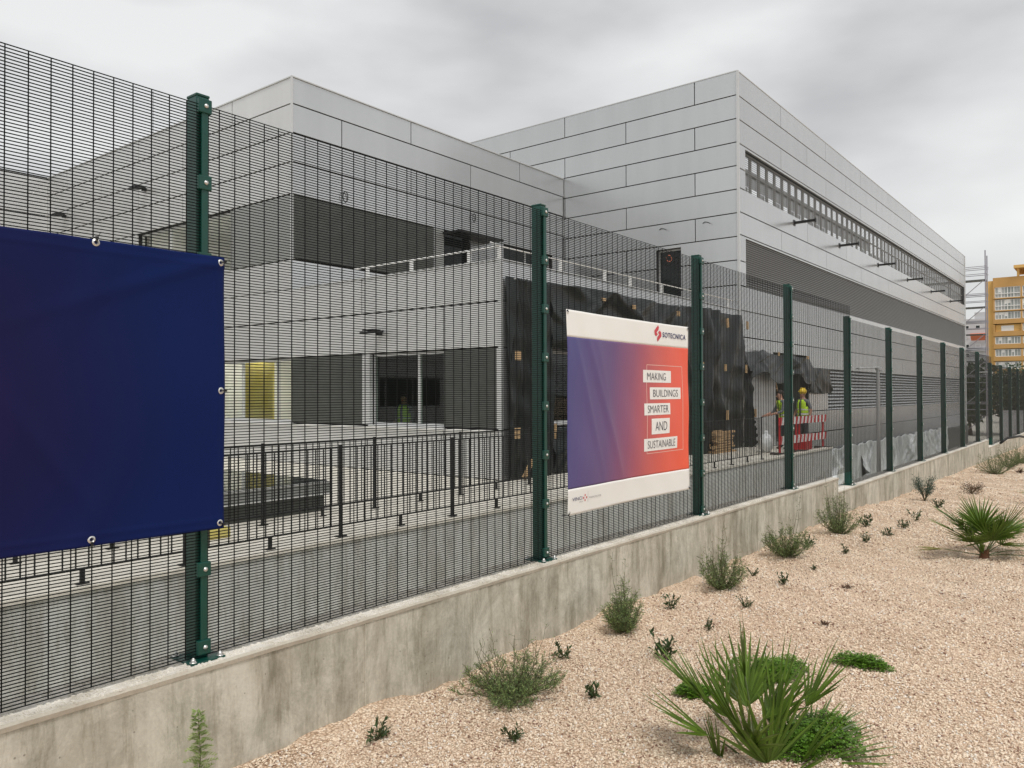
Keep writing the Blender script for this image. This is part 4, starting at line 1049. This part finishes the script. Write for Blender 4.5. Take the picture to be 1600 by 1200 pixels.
wb = empty('apartment_building', (345, 49.5, -10), 'pale grey far apartment block seen through the scaffold with an orange awning', 'building')
m = MB(); m.box(0, 14, -13, 1.5, 0, 38.5); m.box(1, 12, -11, -4, 38.5, 41); m.box(2, 5, 0, 1.4, 38.5, 39.6); m.box(-1.2, 0, -10, -3.2, 26, 27); m.box(-1.2, 0, -10, -3.2, 21, 22); m.build('wall', M['plaster_pale'], wb)
for i in range(9):
    for y in (-11.5, -8.3, -5.2, -1.5):
        z = 36-i*3.6; m = MB(); m.box(-.08, .0, y-.8, y+.8, z-1.5, z); w_ = m.build('window', M['white'], wb); m = MB(); m.box(-.13, -.081, y-.65, y+.65, z-1.35, z-.15); m.build('pane', M['glass_dark'] if (i+int(y)) % 3 else M['plaster_pale'], w_)
m = MB(); m.obox((-1.6, -5.6, 31.4), (1.2, 0, -1.1), (0, 2.6, 0), (.15, 0, .2)); m.build('awning', M['orange'], wb)
# far garden wall behind fence
fw = empty('boundary_wall', (74, 2.5, -4.1), 'low pale wall far behind the fence at the right', 'wall')
m = MB(); m.box(0, .25, -9, 5.5, 0, 2.6); m.box(-.05, .3, -9.05, 5.55, 2.6, 2.68); m.build('wall_body', M['plaster_pale'], fw)

# ------------------------------------------------------------ vegetation
def rv(rg, s=1): return Vector((rg.gauss(0, s), rg.gauss(0, s), rg.gauss(0, s)))
def leaf(m, base, d, length, width, nrm, mi=0, fold=.0):
    d = d.normalized(); s_ = d.cross(nrm)
    if s_.length < 1e-4: s_ = Vector((1, 0, 0))
    s_.normalize(); n_ = s_.cross(d)
    a = base; b = base+d*length*.45+s_*width*.5+n_*fold; c = base+d*length; e_ = base+d*length*.45-s_*width*.5+n_*fold
    m.face([a, b, c, e_], mi)
def palm(label, loc, leaves, seed, group='young fan palms'):
    root = empty('fan_palm', loc, label, 'palm', group); rg = random.Random(seed)
    m = MB()
    for k in range(12):
        a = rg.uniform(0, 6.28); m.tube([(.02*math.cos(a), .02*math.sin(a), -.02), (.035*math.cos(a), .035*math.sin(a), rg.uniform(.04, .10))], [.018, .012], 6)
    m.tube([(0, 0, -.03), (0, 0, .06)], [.05, .04], 10); m.build('trunk', M['husk'], root)
    for (tip, fan, size, span, old) in leaves:      # tip = hub position, fan = direction of the middle blade
        m = MB(); hub = Vector(tip); fd = Vector(fan).normalized()
        b0 = Vector((hub.x*.06, hub.y*.06, .03))
        mid = b0*.45+hub*.55+Vector((0, 0, hub.length*.10)) if not old else b0*.5+hub*.5
        ptsl = []
        for i in range(7):
            t = i/6; ptsl.append(b0*(1-t)**2+mid*2*t*(1-t)+hub*t*t)
        m.tube(ptsl, [.0062-.003*i/6 for i in range(7)], 5, 1)
        # plane of the fan: contains fd and a sideways vector
        side = fd.cross(Vector((0, 0, 1)))
        if side.length < .2: side = fd.cross(Vector((rg.uniform(-1, 1), 1, 0)))
        side.normalize(); side = (side + Vector((0, 0, rg.uniform(-.35, .35)))).normalized()
        nrm = side.cross(fd).normalized(); nb = max(8, int(24*span/150+rg.randint(-2, 2)))
        for i in range(nb):
            t = -1+2*i/(nb-1); a = R(span/2)*t+rg.gauss(0, .02)
            ln = size*(1-.28*abs(t)**2)*rg.uniform(.88, 1.05)
            d = fd*math.cos(a)+side*math.sin(a)+nrm*(.10*abs(t)+rg.gauss(0, .03)); d.normalize()
            sd = d.cross(nrm).normalized(); wd = .0095*(size/.36)**.5
            droop = rg.uniform(.02, .10)
            cen = [hub+d*ln*q-Vector((0, 0, 1))*droop*ln*q*q + nrm*rg.uniform(-.004, .004)*q for q in (0, .22, .5, .78, 1)]
            ws = [.15, 1, .85, .5, .03]
            for j in range(4):
                n_ = nrm*wd*.5
                m.face([cen[j]-sd*wd*ws[j]-n_*ws[j], cen[j], cen[j+1], cen[j+1]-sd*wd*ws[j+1]-n_*ws[j+1]], 0)
                m.face([cen[j], cen[j]+sd*wd*ws[j]-n_*ws[j], cen[j+1]+sd*wd*ws[j+1]-n_*ws[j+1], cen[j+1]], 0)
        m.build('frond', [M['palm_old'] if old else M['palm'], M['petiole']], root)
    return root
rg = random.Random(12)
# camera-right direction at the palm is (.62,-.785), into depth (.785,.62)
rt, dp_ = Vector((.619, -.785, 0)), Vector((.785, .619, 0)); up = Vector((0, 0, 1))
def vv(a, b, c): return tuple(rt*a+dp_*b+up*c)
def fan_leaves(spec): return [(vv(*hb), vv(*fd), sz, sp, old) for (hb, fd, sz, sp, old) in spec]
P1 = [((-.03, .10, .38), (0, .1, 1), .27, 100, 0), ((-.24, .03, .33), (-.7, 0, .72), .32, 75, 0), ((-.18, .06, .25), (-.5, .05, .85), .34, 80, 0), ((-.22, -.03, .19), (-.8, -.1, .5), .34, 60, 0),
      ((-.06, -.06, .15), (-.38, -.2, .9), .42, 100, 0), ((.0, -.10, .10), (.05, -.25, 1), .40, 105, 0), ((.07, .05, .17), (.32, .1, .9), .42, 90, 0), ((.05, .10, .20), (.62, .1, .75), .36, 80, 0),
      ((.22, .08, .26), (.55, .1, .78), .32, 85, 0), ((.20, -.02, .07), (.92, 0, .35), .34, 115, 0), ((.22, .06, .11), (.85, .3, .45), .30, 95, 0), ((-.17, -.02, .06), (-.25, -.1, .95), .26, 50, 0),
      ((-.35, .0, .03), (-1, 0, .32), .25, 85, 0), ((.0, .18, .22), (.1, .4, .9), .34, 100, 0), ((-.10, .12, .20), (-.25, .2, .9), .36, 90, 0), ((.12, -.10, .10), (.55, -.2, .75), .36, 80, 0), ((.03, -.16, .05), (.35, -.6, .6), .28, 100, 0)]
L1 = vv(0, 0, 0)
palm('large young fan palm with spiky upright fronds in the foreground', (3.43, 1.30, -1.715), fan_leaves([(tuple(q*1.08 for q in a), b, c*1.12, d, e_) for a, b, c, d, e_ in P1]), 3)
P2 = [((-.02, .0, .26), (-.1, -.3, .9), .30, 190, 0), ((.13, -.03, .24), (.3, -.35, .85), .36, 230, 0), ((-.20, .0, .31), (-.75, .1, .62), .34, 120, 0), ((-.30, -.03, .26), (-.9, -.1, .45), .28, 80, 0),
      ((.24, .04, .25), (.9, 0, .35), .36, 150, 0), ((-.09, .05, .21), (-.6, .2, .6), .30, 170, 0), ((.05, .14, .28), (.1, .4, .85), .32, 170, 0), ((.1, -.1, .15), (.5, -.5, .1), .24, 190, 0),
      ((-.42, -.05, .10), (-1, 0, .04), .26, 30, 1), ((.36, -.05, .08), (1, -.1, -.05), .30, 60, 0), ((.40, -.28, .04), (1, -.35, -.02), .32, 90, 0), ((-.06, -.07, .07), (-.2, -.2, .9), .12, 40, 0)]
P2 += [((.02, -.08, .18), (-.3, -.5, .7), .30, 190, 0), ((.16, .06, .20), (.6, .2, .6), .32, 180, 0), ((-.12, -.04, .16), (-.7, -.3, .5), .28, 170, 0)]
P2 = [(tuple(q*1.05 for q in a), b, c*1.18, d, e_) for a, b, c, d, e_ in P2]
palm('broad young fan palm with round fans and a reddish brown base', (9.14, 1.14, gz(9.14, 1.14)), fan_leaves(P2), 5)
P3 = [((-.15, 0, .40), (-1, 0, .25), .42, 60, 0), ((-.22, .0, .12), (-1, .1, .15), .38, 60, 0), ((.1, .1, .4), (.3, 0, .9), .38, 170, 0), ((-.05, -.1, .25), (-.5, -.4, .6), .36, 150, 0), ((.3, 0, .3), (1, 0, .3), .36, 150, 0), ((.0, -.2, .1), (-.2, -.9, .1), .34, 120, 0)]
palm('fan palm cut off by the right edge of the gravel bed', (15.1, .78, gz(15.1, .8)), fan_leaves([(tuple(q*1.3 for q in a), b, c*1.25, d, e_) for a, b, c, d, e_ in P3]), 6)

def feathery(label, x, y, w, hgt, seed, light=.3, nst=46, group='feathery shrubs along the foot of the wall', airy=6):
    root = empty('shrub', (x, y, gz(x, y)-.01), label, 'shrub', group); rg = random.Random(seed)
    st = MB(); fo = MB()
    lean_ = (rg.uniform(-.12, .12), rg.uniform(-.1, .1))
    for k in range(nst+airy):
        a = rg.gauss(lean_[0]*20, 2.2); rr = w*.5*math.sqrt(rg.random()); hh = hgt*(1-.45*(rr/(w*.5))**1.5)*rg.uniform(.55, 1.0)
        tall = k >= nst
        if tall: hh = hgt*rg.uniform(1.1, 1.45); rr *= .9
        tip = Vector((rr*math.cos(a)+lean_[0]*hh, rr*math.sin(a)*.8+lean_[1]*hh, hh*rg.uniform(.75, 1.1))); b = Vector((rg.gauss(0, .015), rg.gauss(0, .015), 0))
        pts = [b.lerp(tip, t)+Vector((tip.x*.25*math.sin(t*3.1), tip.y*.25*math.sin(t*3.1), 0))+rv(rg, .006) for t in np.linspace(0, 1, 6)]
        st.tube(pts, [.0028*(1-.7*i/5) for i in range(6)], 4)
        n = 10 if tall else 27
        for i in range(n):
            t = rg.uniform(.12, 1); j = min(4, int(t*5)); q = pts[j].lerp(pts[j+1], t*5-j) if t < 1 else pts[5]
            sub_d = Vector((rg.gauss(tip.x*2, .6), rg.gauss(tip.y*2, .6), rg.uniform(-.1, 1.1))).normalized()
            ln = rg.uniform(.02, .06)*(.8 if tall else 1)
            e2 = q+sub_d*ln
            st.tube([q, e2], [.0009, .0005], 3, cap=False)
            for z in range(2 if tall else 6):
                tt = rg.random(); bb = q.lerp(e2, tt); d = (sub_d+rv(rg, .7)).normalized()
                leaf(fo, bb, d, rg.uniform(.010, .024), rg.uniform(.0022, .0045), rv(rg), 1 if rg.random() < light else 0)
    st.build('stems', M['stem'], root); fo.build('foliage', [M['sage'], M['sage_light']], root)
feathery('wide grey green feathery shrub with wispy stalks, nearest the camera at the wall foot', 3.36, 2.66, .68, .25, 1, .35, 66, airy=18)
feathery('upright conical feathery shrub, second along the wall from the camera', 4.72, 2.74, .34, .40, 2, .35, 52, airy=2)
feathery('loose feathery shrub at the wall foot, third along the wall', 6.22, 2.66, .48, .42, 3, .25, 50, airy=5)
feathery('round feathery shrub at the wall foot, fourth along the wall', 7.85, 2.70, .55, .42, 4, .25, 60, airy=3)
feathery('tall feathery shrub beside the step in the wall', 9.45, 2.62, .62, .58, 5, .25, 60, airy=5)
feathery('dark low shrub where the wall drops for the second time', 20.9, 2.35, .95, .62, 6, .1, 60, airy=3)
feathery('second dark low shrub at the far end of the wall', 22.6, 2.3, 1.0, .6, 7, .1, 60, airy=3)
feathery('furthest dark shrub at the right edge of the gravel', 24.6, 2.2, 1.2, .7, 8, .1, 60, airy=3)
# tall weed right against the wall at the lower left
wd = empty('weed', (1.675, 2.93, gz(1.68, 2.9)), 'single fresh green weed in front of the wall at the lower left', 'weed')
st = MB(); fo = MB(); rg = random.Random(8)
pts = [Vector((.01*math.sin(t*4), -.02*t, .36*t)) for t in np.linspace(0, 1, 8)]; st.tube(pts, [.003-.0003*i for i in range(8)], 5)
for i in range(44):
    t = .10+.90*i/44; q = Vector((.01*math.sin(t*4), -.02*t, .36*t)); a = i*2.4
    d = Vector((math.cos(a), math.sin(a), .35)).normalized(); L_ = .085*(1.15-t)
    for z in range(6):
        tt = z/5; bp = q+d*L_*tt+Vector((0, 0, -.02*tt*tt))
        for s_ in (-1, 1): leaf(fo, bp, (d+Vector((-d.y, d.x, 0))*s_*.9), .030*(1.1-tt*.6), .008, Vector((0, 0, 1)))
st.build('stems', M['stem'], wd); fo.build('foliage', M['sage_light'], wd)

def seedling(label, x, y, s, seed, n=5, mt='herb'):
    root = empty('seedling', (x, y, gz(x, y)), label, 'seedling', 'small dark green seedlings dotted over the gravel'); rg = random.Random(seed)
    st = MB(); fo = MB()
    for k in range(n):
        a = rg.uniform(0, 6.28); tip = Vector((math.cos(a)*s*rg.uniform(.1, .75), math.sin(a)*s*rg.uniform(.1, .75), s*rg.uniform(.25, .95)))
        pts = [Vector((0, 0, 0)).lerp(tip, t)+rv(rg, .002) for t in (0, .5, 1)]; st.tube(pts, [.0022, .0018, .001], 4)
        for i in range(11):
            t = rg.uniform(.2, 1); q = tip*t; d = (tip.normalized()*.6+rv(rg, .6)+Vector((0, 0, .25))).normalized()
            ln = s*rg.uniform(.18, .34); leaf(fo, q, d, ln, ln*.34, rv(rg)+Vector((0, 0, 1)), 0, .002)
    st.build('stems', M['stem'], root); fo.build('foliage', M[mt], root)
SD = [(4.0, 2.75, .10, 'seedling close to the wall, between the wide shrub and the conical shrub'), (3.63, 2.29, .10, 'upright seedling just left of the large palm'),
      (2.47, 2.76, .09, 'seedling at the lower left edge of the gravel bed'), (2.88, 2.26, .075, 'seedling at the bottom edge, midway between corner and palm'),
      (5.36, 2.71, .10, 'seedling right of the conical shrub'), (5.08, 2.28, .07, 'small seedling above the left side of the large palm'), (5.72, 2.27, .07, 'small seedling directly above the large palm'),
      (4.38, 2.26, .13, 'seedling partly behind the left fronds of the large palm'), (6.91, 2.68, .07, 'low seedling right of the third shrub'), (6.59, 2.28, .09, 'star shaped seedling in mid gravel below the fourth shrub'),
      (7.45, 2.30, .05, 'tiny seedling below the gap between fourth shrub and tall shrub'), (8.45, 2.68, .11, 'seedling between the fourth shrub and the tall shrub'), (8.32, 2.26, .09, 'spindly seedling in front of the tall shrub'),
      (9.0, 2.22, .09, 'low seedling to the right below the tall shrub'), (9.75, 2.17, .10, 'low spreading seedling in the middle of the bed'), (10.44, 2.14, .10, 'thin seedling midway to the blue green bush'),
      (11.41, 2.21, .12, 'seedling below the blue green bush'), (10.3, 2.55, .14, 'seedling against the right side of the tall shrub'), (13.1, 2.2, .13, 'small seedling right of the blue green bush')]
for i, (x, y, s, lb) in enumerate(SD): seedling(lb, x, y, s*1.25, 30+i, 7+i % 4)
for i, (x, y, lb) in enumerate(((5.61, 1.66, 'dark dry tuft on the gravel between palm and mound'), (6.81, 1.83, 'thin dry twigs lying in mid gravel'), (21.5, 1.95, 'reddish dry plant near the far shrubs'), (8.95, .75, 'dark dry tuft beside the broad palm'))):
    root = empty('dry_tuft', (x, y, gz(x, y)), lb, 'dry plant', 'dry tufts on the gravel'); m = MB(); rg = random.Random(60+i)
    for k in range(50): leaf(m, Vector((rg.gauss(0, .018), rg.gauss(0, .018), .004)), rv(rg)+Vector((0, 0, .6)), rg.uniform(.02, .05)*(3 if x > 20 else 1), .008*(3 if x > 20 else 1), rv(rg))
    m.build('foliage', M['dry'], root)

def mound(label, x, y, w, d_, hgt, n, seed, mt='clover'):
    root = empty('clover_mound', (x, y, gz(x, y)-.005), label, 'ground plant', 'bright green low mounds around the large palm'); rg = random.Random(seed)
    m = MB(); st = MB()
    lumps = [(rg.uniform(-.3, .3)*w, rg.uniform(-.3, .3)*d_, rg.uniform(.5, 1)) for _ in range(7)]
    for k in range(n):
        lx, ly, lh = lumps[k % 7] if rg.random() < .8 else (0, 0, .9)
        a = rg.uniform(0, 6.28); rr = math.sqrt(rg.random()); px_, py_ = lx+rr*math.cos(a)*w*.30, ly+rr*math.sin(a)*d_*.30
        z = hgt*lh*math.sqrt(max(0, 1-rr*rr))*rg.uniform(.55, 1.05)
        b = rt*px_+dp_*py_+up*z
        for q in range(3):
            aa = a+q*2.09+rg.uniform(-.3, .3); d = Vector((math.cos(aa), math.sin(aa), rg.uniform(-.1, .5)))
            leaf(m, b, d, rg.uniform(.010, .017), rg.uniform(.006, .009), Vector((0, 0, 1))+rv(rg, .4))
        if k % 5 == 0: st.tube([Vector((b.x*.8, b.y*.8, 0)), b], .0009, 3, cap=False)
    st.build('stems', M['stem'], root); m.build('foliage', M[mt], root)
mound('dark leafy mound on the gravel right of the large palm', 4.98, 1.26, .30, .22, .09, 1500, 1)
mound('green mound directly behind the large palm', 4.45, 1.62, .42, .34, .12, 2600, 2)
mound('small green mound showing at the left of the large palm', 3.95, 1.84, .22, .18, .08, 1200, 3)
mound('broad bright green mound at the foot of the large palm, lower right', 3.62, 1.17, .52, .34, .14, 3600, 4)

def bush(name, label, x, y, w, hgt, seed, mt, n=900, base=.0, cat='bush'):
    root = empty(name, (x, y, gz(x, y)), label, cat); rg = random.Random(seed); m = MB(); st = MB()
    for k in range(9):
        a = rg.uniform(0, 6.28); tip = Vector((math.cos(a)*w*.35, math.sin(a)*w*.35, hgt*rg.uniform(.6, .95))); st.tube([(0, 0, 0), tip*.5+Vector((0, 0, .02)), tip], [.008, .005, .003], 5)
        for i in range(n//9):
            q = tip*rg.uniform(base+.35, 1)+rv(rg, w*.08); leaf(m, q, rv(rg)+Vector((0, 0, .7))+tip, rg.uniform(.025, .05), .007, rv(rg))
    st.build('stems', M['stem'], root); m.build('foliage', M[mt], root)
bush('bush', 'blue green little bush on short stems near the wall in the distance', 14.3, 2.62, .40, .42, 3, 'bluegreen', 1500)
bush('bush', 'dark low cup shaped plant alone on the far gravel', 15.49, 2.11, .42, .17, 4, 'dry', 700)

# black hose at the far end
hs = MB(); hs.tube([(27.2, 2.95, -1.5), (27.4, 2.8, -1.36), (28.2, 2.55, -1.32), (29.3, 2.3, -1.45), (30.2, 2.1, -1.75), (30.6, 2.0, -1.93)], .035, 8)
tag(hs.build('hose', M['black_metal'], smooth=True), 'black corrugated hose arching over the far end of the wall', 'hose')

# trees behind the hall
def tree(label, x, y, zb, w, hgt, seed, n=5200, leafs=.42):
    root = empty('tree', (x, y, zb), label, 'tree', 'trees far behind the fence'); rg = random.Random(seed); tr = MB(); cr = MB()
    tr.tube([(0, 0, 0), (.1, .1, hgt*.35), (.05, -.1, hgt*.6)], [.22, .16, .09], 8)
    cl_ = []
    for k in range(16):
        a = rg.uniform(0, 6.28); rr = w*.42*math.sqrt(rg.random()); z = hgt*rg.uniform(.35, .95); c = Vector((rr*math.cos(a), rr*math.sin(a), z)); cl_.append((c, rg.uniform(.14, .26)*w))
        tr.tube([(0, 0, hgt*rg.uniform(.25, .5)), c*.6+Vector((0, 0, hgt*.2)), c], [.08, .05, .02], 5)
    for k in range(n):
        c, rr = cl_[k % 16]; d = rv(rg).normalized(); q = c+d*rr*rg.uniform(.45, 1.05); q.z = max(q.z, hgt*.12)
        leaf(cr, q, d+rv(rg, .7), leafs*rg.uniform(.6, 1.3), leafs*.5, rv(rg))
    tr.build('trunk', M['bark'], root); cr.build('crown', M['tree_leaf'], root)
tree('dark green tree right behind the scaffold', 82, 11.2, -4.1, 5, 6.4, 1)
tree('dark tree left of the scaffold foot, partly behind the hall', 88, 13.5, -4.1, 6, 7.6, 2)
tree('low olive tree behind the far fence posts', 84, 7.2, -4.1, 5, 5.2, 3)
tree('wide dark tree in front of the ochre block', 120, 8.5, -4.1, 9, 7.0, 4)
tree('dark tree at the right edge below the ochre block', 118, 1.5, -4.1, 9, 6.0, 5)

# dry bits of leaf and twig scattered over the gravel
m = MB(); rg = random.Random(77)
for k in range(420):
    x = rg.uniform(2, 16); y = rg.uniform(.1, 3.0); z = gz(x, y)+.008; s_ = rg.uniform(.006, .018)
    a = rg.uniform(0, 6.28); d = Vector((math.cos(a), math.sin(a), rg.uniform(0, .3)))
    if k % 3: leaf(m, Vector((x, y, z)), d, s_*1.6, s_*.5, Vector((0, 0, 1))+rv(rg, .3))
    else: m.tube([(x, y, z), (x+d.x*s_*3, y+d.y*s_*3, z+.004)], .0012, 4)
tag(m.build('leaf_litter', M['dry']), 'tiny dry leaf scraps and twigs scattered over the gravel', 'litter', kind='stuff')
